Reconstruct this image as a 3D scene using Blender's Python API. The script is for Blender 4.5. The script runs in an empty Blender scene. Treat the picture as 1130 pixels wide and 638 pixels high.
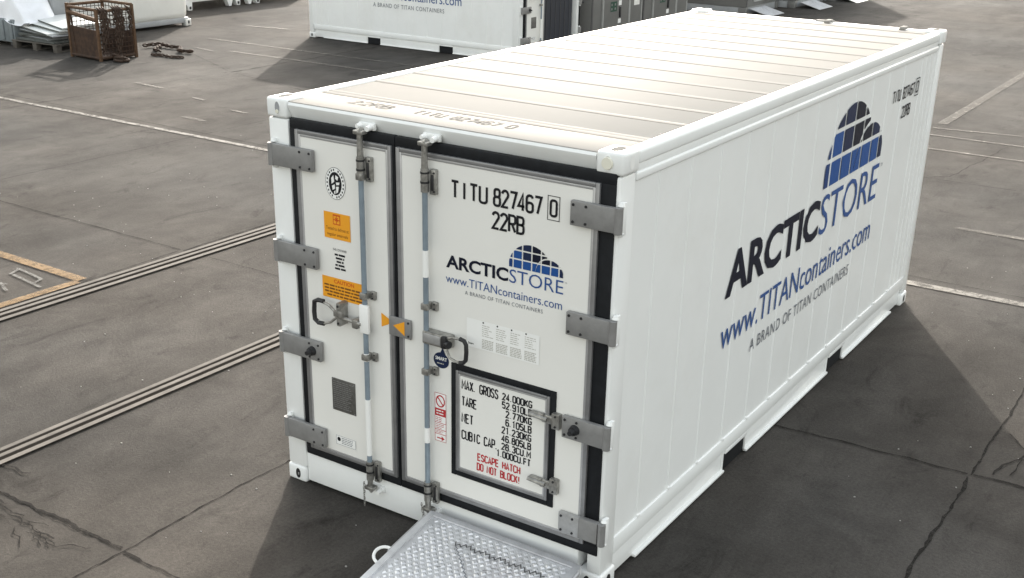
import bpy, bmesh, math, random
from mathutils import Vector, Matrix
random.seed(7)
R = math.radians
scene = bpy.context.scene
COL = scene.collection

# ------------------------------------------------------------------ camera
cam_d = bpy.data.cameras.new("camera"); cam = bpy.data.objects.new("camera", cam_d); COL.objects.link(cam)
cam_d.sensor_width = 36; cam_d.lens = 41.424; cam_d.shift_y = 0.05754
cam_d.clip_start = 0.1; cam_d.clip_end = 2000
_a, _b, _c = -0.575869, 0.394674, 0.01997
f = Vector((math.sin(_a)*math.cos(_b), math.cos(_a)*math.cos(_b), -math.sin(_b)))
r0 = f.cross(Vector((0, 0, 1))).normalized(); u0 = r0.cross(f)
rr = math.cos(_c)*r0 + math.sin(_c)*u0; uu = -math.sin(_c)*r0 + math.cos(_c)*u0
M = Matrix((rr, uu, -f)).transposed().to_4x4(); M.translation = Vector((5.13236, -5.13974, 3.94721))
cam.matrix_world = M
scene.camera = cam

# ------------------------------------------------------------------ light
SUN_EL = R(24); SUN_DIR = Vector((-0.528*math.cos(SUN_EL), 0.849*math.cos(SUN_EL), math.sin(SUN_EL)))
world = bpy.data.worlds.new("World"); scene.world = world; world.use_nodes = True
wn = world.node_tree.nodes; wl = world.node_tree.links
sky = wn.new("ShaderNodeTexSky"); sky.sky_type = 'NISHITA'; sky.sun_disc = False
sky.sun_elevation = SUN_EL; sky.sun_rotation = math.atan2(SUN_DIR.x, SUN_DIR.y)
sky.air_density = 2.0; sky.dust_density = 3.0; sky.ozone_density = 0.6
bg = wn["Background"]; bg.inputs[1].default_value = 0.15
hs = wn.new("ShaderNodeHueSaturation"); hs.inputs['Saturation'].default_value = 0.30
wl.new(sky.outputs[0], hs.inputs['Color']); wl.new(hs.outputs[0], bg.inputs[0])
sd = bpy.data.lights.new("sun", 'SUN'); sd.energy = 2.0; sd.angle = R(0.8); sd.color = (1.0, 0.925, 0.83)
so = bpy.data.objects.new("sun", sd); COL.objects.link(so)
so.rotation_euler = SUN_DIR.to_track_quat('Z', 'Y').to_euler()
scene.view_settings.view_transform = 'Standard'
scene.view_settings.look = 'None'
scene.view_settings.gamma = 1
scene.view_settings.use_curve_mapping = False
scene.view_settings.exposure = 1.62

# ------------------------------------------------------------------ materials
def nt(name):
    m = bpy.data.materials.new(name); m.use_nodes = True
    return m, m.node_tree.nodes, m.node_tree.links, m.node_tree.nodes["Principled BSDF"]

def mat(name, col, rough=0.5, metal=0.0, var=0.0, scale=6.0, bump=0.0, bscale=40.0, coat=0.0, dirt=None, dirt_amt=0.0):
    m, n, l, b = nt(name)
    b.inputs['Base Color'].default_value = (*col, 1)
    b.inputs['Roughness'].default_value = rough; b.inputs['Metallic'].default_value = metal
    if coat: b.inputs['Coat Weight'].default_value = coat; b.inputs['Coat Roughness'].default_value = 0.15
    tc = n.new("ShaderNodeTexCoord")
    if var or dirt:
        t = n.new("ShaderNodeTexNoise"); t.inputs['Scale'].default_value = scale; t.inputs['Detail'].default_value = 6
        t.inputs['Roughness'].default_value = 0.65
        l.new(tc.outputs['Object'], t.inputs['Vector'])
        rp = n.new("ShaderNodeValToRGB")
        lo = tuple(max(0, c*(1-var)) for c in col); hi = tuple(min(1, c*(1+var)) for c in col)
        rp.color_ramp.elements[0].position = 0.3; rp.color_ramp.elements[1].position = 0.7
        rp.color_ramp.elements[0].color = (*lo, 1); rp.color_ramp.elements[1].color = (*hi, 1)
        l.new(t.outputs['Fac'], rp.inputs[0]); src = rp.outputs[0]
        if dirt:
            t2 = n.new("ShaderNodeTexNoise"); t2.inputs['Scale'].default_value = scale*0.45; t2.inputs['Detail'].default_value = 9
            t2.inputs['Roughness'].default_value = 0.72
            l.new(tc.outputs['Object'], t2.inputs['Vector'])
            mr = n.new("ShaderNodeMapRange"); mr.inputs[1].default_value = 0.48; mr.inputs[2].default_value = 0.75
            mr.inputs[3].default_value = 0; mr.inputs[4].default_value = dirt_amt
            l.new(t2.outputs['Fac'], mr.inputs[0])
            mx = n.new("ShaderNodeMix"); mx.data_type = 'RGBA'
            l.new(mr.outputs[0], mx.inputs[0]); l.new(src, mx.inputs[6]); mx.inputs[7].default_value = (*dirt, 1)
            src = mx.outputs[2]
        l.new(src, b.inputs['Base Color'])
    if bump:
        t3 = n.new("ShaderNodeTexNoise"); t3.inputs['Scale'].default_value = bscale; t3.inputs['Detail'].default_value = 4
        l.new(tc.outputs['Object'], t3.inputs['Vector'])
        bp = n.new("ShaderNodeBump"); bp.inputs['Strength'].default_value = bump; bp.inputs['Distance'].default_value = 0.01
        l.new(t3.outputs['Fac'], bp.inputs['Height']); l.new(bp.outputs[0], b.inputs['Normal'])
    return m

WHITE = mat("white_paint", (0.80, 0.81, 0.80), 0.32, var=0.02, scale=2.5, bump=0.10, bscale=2.4, coat=0.15, dirt=(0.60, 0.58, 0.53), dirt_amt=0.26)
WROOFDIM = mat("white_roof_paint_sun_dimmed", (0.285, 0.273, 0.253), 0.62, var=0.04, scale=1.1, bump=0.05, bscale=4, dirt=(0.25, 0.238, 0.218), dirt_amt=0.3)  # wall white, its colour darkened to hold back sun glare on the roof
CREAM = mat("door_panel_paint", (0.755, 0.745, 0.71), 0.4, var=0.02, scale=2.5, bump=0.04, bscale=5)
PLUG = mat("cream_plug", (0.72, 0.70, 0.60), 0.5)
WHITEP = mat("white_plastic", (0.82, 0.82, 0.80), 0.4)
SEAMSHADE = mat("roof_seam_shade", (0.17, 0.158, 0.14), 0.8, var=0.3, scale=3)  # dark strips painted in for the shading of the roof creases
INNER = mat("inner_lining", (0.6, 0.6, 0.58), 0.5)
RUBBER = mat("black_rubber_and_pocket_shade", (0.010, 0.011, 0.013), 0.6, var=0.3, scale=14)
ALU = mat("aluminium_trim", (0.27, 0.27, 0.275), 0.36, 0.55, var=0.12, scale=12)
ALUL = mat("aluminium_trim_light", (0.45, 0.45, 0.455), 0.34, 0.5, var=0.1, scale=12)
HINGE = mat("grey_hinge_paint", (0.235, 0.232, 0.228), 0.45, 0.2, var=0.12, scale=14)
GALV = mat("galvanised_plate", (0.40, 0.40, 0.40), 0.4, 0.5, var=0.12, scale=30)
STEEL = mat("worn_steel", (0.29, 0.283, 0.265), 0.36, 0.6, var=0.45, scale=25, bump=0.15, bscale=60)
DSTEEL = mat("dark_steel", (0.035, 0.035, 0.037), 0.45, 0.5)
ROD = mat("blue_film_rod", (0.215, 0.262, 0.305), 0.3, 0.15, var=0.18, scale=8)
BLACKG = mat("black_grip", (0.014, 0.014, 0.016), 0.5)
INK = mat("black_ink", (0.014, 0.014, 0.017), 0.55)
NAVY = mat("navy_ink", (0.013, 0.022, 0.06), 0.5)
NAVYD = mat("dark_navy_ink", (0.006, 0.008, 0.02), 0.5)
BLUE = mat("logo_blue", (0.018, 0.075, 0.26), 0.45)
BLUE2 = mat("logo_mid_blue", (0.014, 0.045, 0.16), 0.45)
BLUET = mat("letter_blue", (0.035, 0.085, 0.25), 0.5)
GREYT = mat("letter_grey", (0.16, 0.17, 0.19), 0.5)
FAINT = mat("faint_grey_letter", (0.45, 0.44, 0.40), 0.5)
ROOFT = mat("worn_roof_letter", (0.14, 0.135, 0.125), 0.7, var=0.4, scale=20)
for _m in (RUBBER, INK, NAVY, NAVYD, BLUE, BLUE2, BLUET, GREYT): _m.node_tree.nodes["Principled BSDF"].inputs["Specular IOR Level"].default_value = 0.2
HOLE = mat("casting_hole_grey", (0.13, 0.128, 0.12), 0.8)
for _m, _s in ((SEAMSHADE, 0.03), (ROOFT, 0.02), (HOLE, 0.03)): _m.node_tree.nodes["Principled BSDF"].inputs["Specular IOR Level"].default_value = _s
ORANGE = mat("orange_sticker", (0.80, 0.34, 0.02), 0.4)
REDORANGE = mat("red_orange_print", (0.55, 0.08, 0.01), 0.4)
BROWNT = mat("brown_print", (0.16, 0.06, 0.01), 0.4)
RED = mat("red_print", (0.45, 0.03, 0.035), 0.45)
PLATE = mat("grey_data_plate", (0.12, 0.118, 0.11), 0.4, 0.4, var=0.3, scale=60)
GREEN = mat("green_sign", (0.004, 0.05, 0.03), 0.4)
GREYBODY = mat("grey_unit_paint", (0.16, 0.158, 0.152), 0.5, var=0.1, scale=2, bump=0.08, bscale=6)
UFRAME = mat("pale_frame_paint", (0.36, 0.36, 0.35), 0.45, var=0.1)
GREYDK = mat("dark_grey_unit_paint", (0.06, 0.06, 0.062), 0.5, var=0.15, scale=2)
CURTAIN = mat("dark_strip_curtain", (0.02, 0.024, 0.035), 0.35)
RAMP = mat("aluminium_tread", (0.66, 0.665, 0.68), 0.3, 0.5, var=0.14, scale=5, dirt=(0.34, 0.33, 0.34), dirt_amt=0.5)
RUST = mat("rusty_steel", (0.048, 0.025, 0.014), 0.85, 0.1, var=0.5, scale=9, bump=0.4, bscale=50, dirt=(0.02, 0.012, 0.009), dirt_amt=0.8)
RUSTB = mat("bright_rust", (0.10, 0.055, 0.029), 0.85, 0.1, var=0.4, scale=14)
CHAIN = mat("rusty_chain_steel", (0.05, 0.03, 0.02), 0.8, 0.2, var=0.5, scale=20)
WOOD = mat("weathered_wood", (0.085, 0.076, 0.065), 0.85, var=0.4, scale=8, bump=0.3, bscale=40, dirt=(0.05, 0.045, 0.04), dirt_amt=0.7)
BOARD = mat("white_panel_board", (0.56, 0.58, 0.575), 0.5, var=0.1, scale=4, dirt=(0.3, 0.3, 0.28), dirt_amt=0.5)
BOARDE = mat("board_edge_grey", (0.075, 0.08, 0.075), 0.7, var=0.4, scale=12)
TARP = mat("white_tarp", (0.72, 0.73, 0.76), 0.4, var=0.04, scale=4, bump=0.5, bscale=7)
GREYBOX = mat("blue_grey_box", (0.17, 0.19, 0.20), 0.6, var=0.2, scale=5)
MUTE = mat("muted_grey_panel", (0.30, 0.31, 0.32), 0.55, var=0.1, scale=4)
TANKW = mat("off_white_tank_paint", (0.66, 0.655, 0.625), 0.45, var=0.05, scale=1.6, bump=0.06, bscale=3, dirt=(0.45, 0.42, 0.36), dirt_amt=0.35)

def asphalt():
    m, n, l, b = nt("asphalt")
    tc = n.new("ShaderNodeTexCoord"); P = tc.outputs['Object']
    def noise(s, d=6, rgh=0.6, sc=None, dist=0.0):
        t = n.new("ShaderNodeTexNoise"); t.inputs['Scale'].default_value = s; t.inputs['Detail'].default_value = d
        t.inputs['Roughness'].default_value = rgh; t.inputs['Distortion'].default_value = dist
        if sc:
            mp = n.new("ShaderNodeMapping"); mp.inputs['Scale'].default_value = sc
            mp.inputs['Rotation'].default_value = (0, 0, 0.25)
            l.new(P, mp.inputs[0]); l.new(mp.outputs[0], t.inputs['Vector'])
        else: l.new(P, t.inputs['Vector'])
        return t.outputs['Fac']
    def rng(src, a, b_, c, d):
        mr = n.new("ShaderNodeMapRange"); mr.inputs[1].default_value = a; mr.inputs[2].default_value = b_
        mr.inputs[3].default_value = c; mr.inputs[4].default_value = d; l.new(src, mr.inputs[0]); return mr.outputs[0]
    def mul(a, b_):
        x = n.new("ShaderNodeMath"); x.operation = 'MULTIPLY'; l.new(a, x.inputs[0]); l.new(b_, x.inputs[1]); return x.outputs[0]
    # slab tint: one shade per slab of the 4.15 m grid
    sep = n.new("ShaderNodeSeparateXYZ"); l.new(P, sep.inputs[0])
    def cell(o, off):
        a = n.new("ShaderNodeMath"); a.operation = 'SUBTRACT'; l.new(o, a.inputs[0]); a.inputs[1].default_value = off
        d = n.new("ShaderNodeMath"); d.operation = 'DIVIDE'; l.new(a.outputs[0], d.inputs[0]); d.inputs[1].default_value = 4.07
        fl = n.new("ShaderNodeMath"); fl.operation = 'FLOOR'; l.new(d.outputs[0], fl.inputs[0]); return fl.outputs[0]
    cb = n.new("ShaderNodeCombineXYZ"); l.new(cell(sep.outputs[0], -0.18), cb.inputs[0]); l.new(cell(sep.outputs[1], -1.28), cb.inputs[1])
    wn_ = n.new("ShaderNodeTexWhiteNoise"); wn_.noise_dimensions = '3D'; l.new(cb.outputs[0], wn_.inputs['Vector'])
    tint = rng(wn_.outputs['Value'], 0, 1, 0.92, 1.07)
    big = rng(noise(0.35, 5, 0.6), 0.3, 0.7, 0.76, 1.2)
    mid = rng(noise(1.6, 8, 0.7, dist=0.6), 0.3, 0.72, 0.76, 1.2)
    strk = rng(noise(0.9, 8, 0.68, (1.0, 0.22, 1)), 0.36, 0.7, 0.78, 1.16)
    fine = rng(noise(45, 4, 0.75), 0.3, 0.7, 0.8, 1.2)
    grit = rng(noise(210, 2, 0.5), 0.35, 0.68, 0.86, 1.14)
    dark = rng(noise(2.6, 10, 0.75, (1.0, 0.5, 1), 0.8), 0.56, 0.70, 1.0, 0.58)
    pale = rng(noise(3.1, 10, 0.8, (0.4, 1.0, 1), 0.4), 0.62, 0.78, 1.0, 1.35)
    v = mul(mul(mul(mul(mul(mul(mul(tint, big), mid), strk), fine), grit), dark), pale)
    hue = rng(noise(0.22, 4, 0.5), 0.35, 0.65, 0, 1)
    mx = n.new("ShaderNodeMix"); mx.data_type = 'RGBA'; l.new(hue, mx.inputs[0])
    mx.inputs[6].default_value = (0.0575, 0.0545, 0.0508, 1); mx.inputs[7].default_value = (0.064, 0.0565, 0.049, 1)
    vm = n.new("ShaderNodeVectorMath"); vm.operation = 'SCALE'; l.new(mx.outputs[2], vm.inputs[0]); l.new(v, vm.inputs['Scale'])
    l.new(vm.outputs[0], b.inputs['Base Color'])
    b.inputs['Roughness'].default_value = 0.9; sv = n.new("ShaderNodeMath"); sv.operation = 'MULTIPLY'; l.new(v, sv.inputs[0]); sv.inputs[1].default_value = 0.13
    l.new(sv.outputs[0], b.inputs['Specular IOR Level'])
    bp = n.new("ShaderNodeBump"); bp.inputs['Strength'].default_value = 0.6; bp.inputs['Distance'].default_value = 0.010
    l.new(mul(mul(fine, mid), grit), bp.inputs['Height']); l.new(bp.outputs[0], b.inputs['Normal'])
    return m
ASPHALT = asphalt()

def worn(name, col, lo, hi, rough=0.75, spec=0.15):
    """paint worn away where a noise is low"""
    m, n, l, b = nt(name)
    b.inputs['Roughness'].default_value = rough; b.inputs['Specular IOR Level'].default_value = spec
    tc = n.new("ShaderNodeTexCoord")
    t = n.new("ShaderNodeTexNoise"); t.inputs['Scale'].default_value = 5; t.inputs['Detail'].default_value = 12; t.inputs['Roughness'].default_value = 0.82
    l.new(tc.outputs['Object'], t.inputs['Vector'])
    mr = n.new("ShaderNodeMapRange"); mr.inputs[1].default_value = lo; mr.inputs[2].default_value = hi; l.new(t.outputs['Fac'], mr.inputs[0])
    b.inputs['Base Color'].default_value = (*col, 1)
    l.new(mr.outputs[0], b.inputs['Alpha'])
    return m
PAINTW = worn("worn_white_line", (0.175, 0.163, 0.146), 0.32, 0.56)
PAINTF = worn("faded_white_line", (0.14, 0.128, 0.112), 0.36, 0.66)
PAINTO = worn("worn_orange_line", (0.205, 0.128, 0.058), 0.22, 0.62)
PAINTC = worn("chalk_line", (0.14, 0.135, 0.125), 0.30, 0.60)
CRACK = worn("tar_crack", (0.022, 0.0205, 0.019), 0.28, 0.56, 1.0, 0.05)
RAILST = mat("embedded_rail_steel", (0.125, 0.113, 0.10), 0.8, 0.0, var=0.25, scale=6)
GROOVE = mat("rail_groove_dark", (0.02, 0.018, 0.016), 0.9)  # dark strips between the rail steel, almost flush with it
for _m, _s in ((RAILST, 0.12), (GROOVE, 0.0)): _m.node_tree.nodes["Principled BSDF"].inputs["Specular IOR Level"].default_value = _s
WROOFDIM.node_tree.nodes["Principled BSDF"].inputs["Specular IOR Level"].default_value = 0.012
GRITM = mat("pale_grit", (0.3, 0.29, 0.27), 0.9)

# ------------------------------------------------------------------ mesh builder
OFF = {}
class MB:
    def __init__(s): s.bm = bmesh.new(); s.mats = []
    def mi(s, m):
        if m not in s.mats: s.mats.append(m)
        return s.mats.index(m)
    def face(s, pts, m):
        vs = [s.bm.verts.new(p) for p in pts]
        try: fc = s.bm.faces.new(vs)
        except ValueError: return
        fc.material_index = s.mi(m)
    def _merge(s, b2, m, mx=None):
        i = s.mi(m); vm = {}
        for v in b2.verts: vm[v] = s.bm.verts.new(mx @ v.co if mx else v.co)
        for fc in b2.faces:
            nf = s.bm.faces.new([vm[v] for v in fc.verts]); nf.material_index = i
        b2.free()
    def box(s, x0, x1, y0, y1, z0, z1, m, bev=0.0, seg=2, mx=None):
        b2 = bmesh.new(); bmesh.ops.create_cube(b2, size=1)
        for v in b2.verts: v.co = Vector(((x0+x1)/2+v.co.x*(x1-x0), (y0+y1)/2+v.co.y*(y1-y0), (z0+z1)/2+v.co.z*(z1-z0)))
        if bev: bmesh.ops.bevel(b2, geom=b2.edges[:], offset=bev, segments=seg, profile=0.5, affect='EDGES')
        s._merge(b2, m, mx)
    def cyl(s, a, b, ra, m, rb=None, seg=14):
        a = Vector(a); b = Vector(b); rb = ra if rb is None else rb
        d = (b-a); q = d.to_track_quat('Z', 'Y').to_matrix()
        i = s.mi(m); A = []; B = []
        for k in range(seg):
            t = 2*math.pi*k/seg; o = q @ Vector((math.cos(t), math.sin(t), 0))
            A.append(s.bm.verts.new(a+o*ra)); B.append(s.bm.verts.new(b+o*rb))
        for k in range(seg):
            fc = s.bm.faces.new((A[k], A[(k+1) % seg], B[(k+1) % seg], B[k])); fc.material_index = i
        for ring in (A[::-1], B):
            fc = s.bm.faces.new(ring); fc.material_index = i
    def tube(s, pts, rad, m, seg=8, closed=False):
        pts = [Vector(p) for p in pts]; n = len(pts); rings = []; i = s.mi(m)
        for k in range(n):
            if closed: t = pts[(k+1) % n]-pts[k-1]
            else: t = pts[min(k+1, n-1)]-pts[max(k-1, 0)]
            q = t.to_track_quat('Z', 'Y').to_matrix()
            rings.append([s.bm.verts.new(pts[k]+q @ Vector((math.cos(2*math.pi*j/seg)*rad, math.sin(2*math.pi*j/seg)*rad, 0))) for j in range(seg)])
        rng_ = range(n) if closed else range(n-1)
        for k in rng_:
            A = rings[k]; B = rings[(k+1) % n]
            best = min(range(seg), key=lambda o: sum((A[j].co-B[(j+o) % seg].co).length for j in range(seg)))
            for j in range(seg):
                fc = s.bm.faces.new((A[j], A[(j+1) % seg], B[(j+1+best) % seg], B[(j+best) % seg])); fc.material_index = i
        if not closed:
            for ring in (rings[0][::-1], rings[-1]):
                fc = s.bm.faces.new(ring); fc.material_index = i
    def sphere(s, c, rad, m, sc=(1, 1, 1), seg=12):
        b2 = bmesh.new(); bmesh.ops.create_uvsphere(b2, u_segments=seg, v_segments=seg//2+1, radius=rad)
        for v in b2.verts: v.co = Vector((c[0]+v.co.x*sc[0], c[1]+v.co.y*sc[1], c[2]+v.co.z*sc[2]))
        s._merge(b2, m)
    def prism(s, poly, h0, h1, fn, m):
        """poly of (u,v); fn(u,v,h) -> xyz"""
        i = s.mi(m); n = len(poly)
        A = [s.bm.verts.new(fn(u, v, h0)) for u, v in poly]; B = [s.bm.verts.new(fn(u, v, h1)) for u, v in poly]
        for k in range(n):
            fc = s.bm.faces.new((A[k], A[(k+1) % n], B[(k+1) % n], B[k])); fc.material_index = i
        for ring in (A[::-1], B):
            fc = s.bm.faces.new(ring); fc.material_index = i
    def build(s, name, parent=None, origin=None, smooth=35):
        bmesh.ops.recalc_face_normals(s.bm, faces=s.bm.faces[:])
        po = OFF.get(parent.name, Vector((0, 0, 0))) if parent else Vector((0, 0, 0))
        o0 = Vector(origin) if origin else po
        for v in s.bm.verts: v.co -= o0
        me = bpy.data.meshes.new(name); s.bm.to_mesh(me); s.bm.free()
        for m in s.mats: me.materials.append(m)
        if smooth:
            me.polygons.foreach_set('use_smooth', [True]*len(me.polygons)); me.set_sharp_from_angle(angle=R(smooth))
        ob = bpy.data.objects.new(name, me); COL.objects.link(ob)
        if parent: ob.parent = parent; ob.location = o0-po
        else: ob.location = o0
        OFF[ob.name] = o0
        return ob

def tag(o, label=None, cat=None, group=None, kind=None):
    if label: o['label'] = label
    if cat: o['category'] = cat
    if group: o['group'] = group
    if kind: o['kind'] = kind
    return o
def thing(name, label, cat, loc=(0, 0, 0), rz=0.0, group=None):
    o = bpy.data.objects.new(name, None); o.empty_display_size = 0.2; COL.objects.link(o)
    o.location = loc; o.rotation_euler = (0, 0, rz); OFF[o.name] = Vector((0, 0, 0))
    return tag(o, label, cat, group)
def copy_tree(o, parent=None, skip=()):
    c = o.copy(); COL.objects.link(c)
    if parent: c.parent = parent
    for ch in list(o.children):
        if ch in skip: continue
        copy_tree(ch, c, skip)
    return c

# ------------------------------------------------------------------ lettering
_tc = {}
def text2d(s, bold=0.0, space=1.0):
    """triangulated outline of a text, scaled so that cap height = 1; returns verts, faces, width"""
    key = (s, bold, space)
    if key in _tc: return _tc[key]
    def mk(t, bo):
        cu = bpy.data.curves.new("t", 'FONT'); cu.body = t; cu.size = 1; cu.offset = bo; cu.space_character = space; cu.resolution_u = 3
        ob = bpy.data.objects.new("t", cu); COL.objects.link(ob)
        me = bpy.data.meshes.new_from_object(ob)
        V = [(v.co.x, v.co.y) for v in me.vertices]; F = [tuple(p.vertices) for p in me.polygons]
        bpy.data.objects.remove(ob); bpy.data.curves.remove(cu); bpy.data.meshes.remove(me)
        return V, F
    H, _ = mk("H", bold); y0 = min(v[1] for v in H); h = max(v[1] for v in H)-y0
    V, F = mk(s, bold); x0 = min(v[0] for v in V)
    V = [((x-x0)/h, (y-y0)/h) for x, y in V]; w = max(v[0] for v in V)
    _tc[key] = (V, F, w); return _tc[key]
def put_text(mb, s, u0, u1, v0, cap, fn, m, h=0.0, bold=0.0, space=1.0, align='fit'):
    V, F, w = text2d(s, bold, space)
    sx = (u1-u0)/w if align == 'fit' else cap
    if align == 'center': u0 = (u0+u1)/2-w*cap/2
    i = mb.mi(m)
    vs = [mb.bm.verts.new(fn(u0+x*sx, v0+y*cap, h)) for x, y in V]
    for fc in F:
        try: nf = mb.bm.faces.new([vs[k] for k in fc]); nf.material_index = i
        except ValueError: pass

def arc(cx, cy, rx, ry, a0, a1, n=7):
    return [(cx+rx*math.cos(R(a0+(a1-a0)*k/n)), cy+ry*math.sin(R(a0+(a1-a0)*k/n))) for k in range(n+1)]
def rrect(x0, y0, x1, y1, q):
    return arc(x1-q, y1-q, q, q, 0, 90, 4)+arc(x0+q, y1-q, q, q, 90, 180, 4)+arc(x0+q, y0+q, q, q, 180, 270, 4)+arc(x1-q, y0+q, q, q, 270, 360, 4)
GW = 0.42; Q = 0.16
_o = rrect(0, 0, GW, 1, Q)
G = {
 '0': [(_o, 1)], 'O': [(_o, 1)],
 'I': [([(GW/2, 0), (GW/2, 1)], 0)],
 '1': [([(0.08, 0.82), (0.24, 1), (0.24, 0)], 0)],
 'T': [([(0, 1), (GW, 1)], 0), ([(GW/2, 1), (GW/2, 0)], 0)],
 'U': [([(0, 1), (0, Q)]+arc(Q, Q, Q, Q, 180, 270, 4)+arc(GW-Q, Q, Q, Q, 270, 360, 4)+[(GW, 1)], 0)],
 '8': [(rrect(0.03, 0.54, GW-0.03, 1, 0.14), 1), (rrect(0, 0, GW, 0.54, 0.16), 1)],
 '2': [(arc(GW/2, 0.76, GW/2, 0.24, 170, -25, 8)+[(0, 0), (GW, 0)], 0)],
 '3': [(arc(GW/2, 0.77, GW/2, 0.23, 160, -90, 8), 0), (arc(GW/2, 0.27, GW/2, 0.27, 90, -160, 8), 0)],
 '5': [([(GW, 1), (0.03, 1), (0, 0.54)]+arc(GW/2, 0.3, GW/2, 0.3, 120, -155, 8), 0)],
 '6': [(rrect(0, 0, GW, 0.56, 0.17), 1), ([(0, 0.35), (0, 0.8)]+arc(GW/2, 0.8, GW/2, 0.2, 180, 15, 6), 0)],
 '9': [(rrect(0, 0.44, GW, 1, 0.17), 1), ([(GW, 0.65), (GW, 0.2)]+arc(GW/2, 0.2, GW/2, 0.2, 0, -165, 6), 0)],
 '7': [([(0, 1), (GW, 1), (GW*0.42, 0)], 0)],
 '4': [([(GW*0.72, 0), (GW*0.72, 1), (0, 0.26), (GW, 0.26)], 0)],
 'R': [([(0, 0), (0, 1), (GW-Q, 1)]+arc(GW-Q, 0.84, Q, 0.16, 90, 0, 3)+arc(GW-Q, 0.64, Q, 0.16, 0, -90, 3)+[(0, 0.48)], 0), ([(GW*0.5, 0.48), (GW, 0)], 0)],
 'P': [([(0, 0), (0, 1), (GW-Q, 1)]+arc(GW-Q, 0.84, Q, 0.16, 90, 0, 3)+arc(GW-Q, 0.6, Q, 0.16, 0, -90, 3)+[(0, 0.44)], 0)],
 'B': [([(0, 0.53), (0, 1), (GW-Q, 1)]+arc(GW-Q, 0.85, Q*0.9, 0.15, 90, 0, 3)+arc(GW-Q, 0.68, Q*0.9, 0.15, 0, -90, 3)+[(0, 0.53), (0, 0), (GW-Q, 0)]+arc(GW-Q, 0.16, Q, 0.16, -90, 0, 3)+arc(GW-Q, 0.37, Q, 0.16, 0, 90, 3), 0)],
 'D': [([(0, 0), (0, 1), (GW-Q, 1)]+arc(GW-Q, 1-Q, Q, Q, 90, 0, 4)+arc(GW-Q, Q, Q, Q, 0, -90, 4), 1)],
 'E': [([(GW, 1), (0, 1), (0, 0), (GW, 0)], 0), ([(0, 0.52), (GW*0.85, 0.52)], 0)],
 'F': [([(GW, 1), (0, 1), (0, 0)], 0), ([(0, 0.52), (GW*0.85, 0.52)], 0)],
 'L': [([(0, 1), (0, 0), (GW, 0)], 0)],
 'C': [(arc(GW/2, 0.8, GW/2, 0.2, 0, 180, 8)+arc(GW/2, 0.2, GW/2, 0.2, 180, 360, 8), 0)],
 'G': [(arc(GW/2, 0.8, GW/2, 0.2, 0, 180, 8)+arc(GW/2, 0.2, GW/2, 0.2, 180, 360, 8)+[(GW, 0.46), (GW*0.5, 0.46)], 0)],
 'S': [(arc(GW/2, 0.77, GW/2, 0.23, 10, 250, 8)+arc(GW/2, 0.25, GW/2, 0.25, 70, -170, 8), 0)],
 'M': [([(0, 0), (0, 1), (0.25, 0.35), (0.5, 1), (0.5, 0)], 0)],
 'N': [([(0, 0), (0, 1), (GW, 0), (GW, 1)], 0)],
 'A': [([(0, 0), (GW/2, 1), (GW, 0)], 0), ([(GW*0.17, 0.3), (GW*0.83, 0.3)], 0)],
 'X': [([(0, 0), (GW, 1)], 0), ([(0, 1), (GW, 0)], 0)],
 'K': [([(0, 0), (0, 1)], 0), ([(GW, 1), (0, 0.42)], 0), ([(GW*0.38, 0.62), (GW, 0)], 0)],
 'H': [([(0, 0), (0, 1)], 0), ([(GW, 0), (GW, 1)], 0), ([(0, 0.52), (GW, 0.52)], 0)],
 '.': [([(0.05, 0.0), (0.05, 0.1)], 0)],
 '!': [([(0.1, 1), (0.1, 0.3)], 0), ([(0.1, 0.0), (0.1, 0.1)], 0)],
}
ADV = {'.': 0.2, '!': 0.3, ' ': 0.36, 'M': 0.5, 'I': 0.42}
def strip(mb, pts, w, fn, m, h, closed=False):
    n = len(pts); L = []; Rr = []
    for k in range(n):
        p = Vector(pts[k])
        a = Vector(pts[k-1]) if (k > 0 or closed) else None
        b = Vector(pts[(k+1) % n]) if (k < n-1 or closed) else None
        d1 = (p-a) if a is not None else None; d2 = (b-p) if b is not None else None
        if d1 is not None and d1.length < 1e-7: d1 = None
        if d2 is not None and d2.length < 1e-7: d2 = None
        if d1 is None and d2 is None: continue
        if d1 is None: d1 = d2
        if d2 is None: d2 = d1
        n1 = Vector((-d1.y, d1.x)).normalized(); n2 = Vector((-d2.y, d2.x)).normalized()
        nn = n1+n2
        if nn.length < 1e-4: nn = n1.copy()
        nn.normalize(); k2 = min(1.8, 1/max(0.35, nn.dot(n1)))
        L.append(p+nn*w/2*k2); Rr.append(p-nn*w/2*k2)
    i = mb.mi(m); q = len(L)
    lv = [mb.bm.verts.new(fn(p.x, p.y, h)) for p in L]; rv = [mb.bm.verts.new(fn(p.x, p.y, h)) for p in Rr]
    for k in range(q if closed else q-1):
        j = (k+1) % q
        fc = mb.bm.faces.new((lv[k], lv[j], rv[j], rv[k])); fc.material_index = i
def stencil(mb, s, u0, v0, cap, fn, m, width=None, right=None, stroke=0.14, gap=0.15, h=0.0):
    tot = sum(ADV.get(c, GW)+gap for c in s)-gap
    sx = (width/tot) if width else cap
    if right is not None: u0 = right-tot*sx
    x = u0
    for c in s:
        for lvl, (pts, cl) in enumerate(G.get(c, [])):
            strip(mb, [(x+p[0]*sx+stroke*cap*0.0, v0+(p[1]*(1-stroke)+stroke/2)*cap) for p in pts], stroke*cap, fn, m, h+0.0004*lvl, cl)
        x += (ADV.get(c, GW)+gap)*sx
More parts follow.
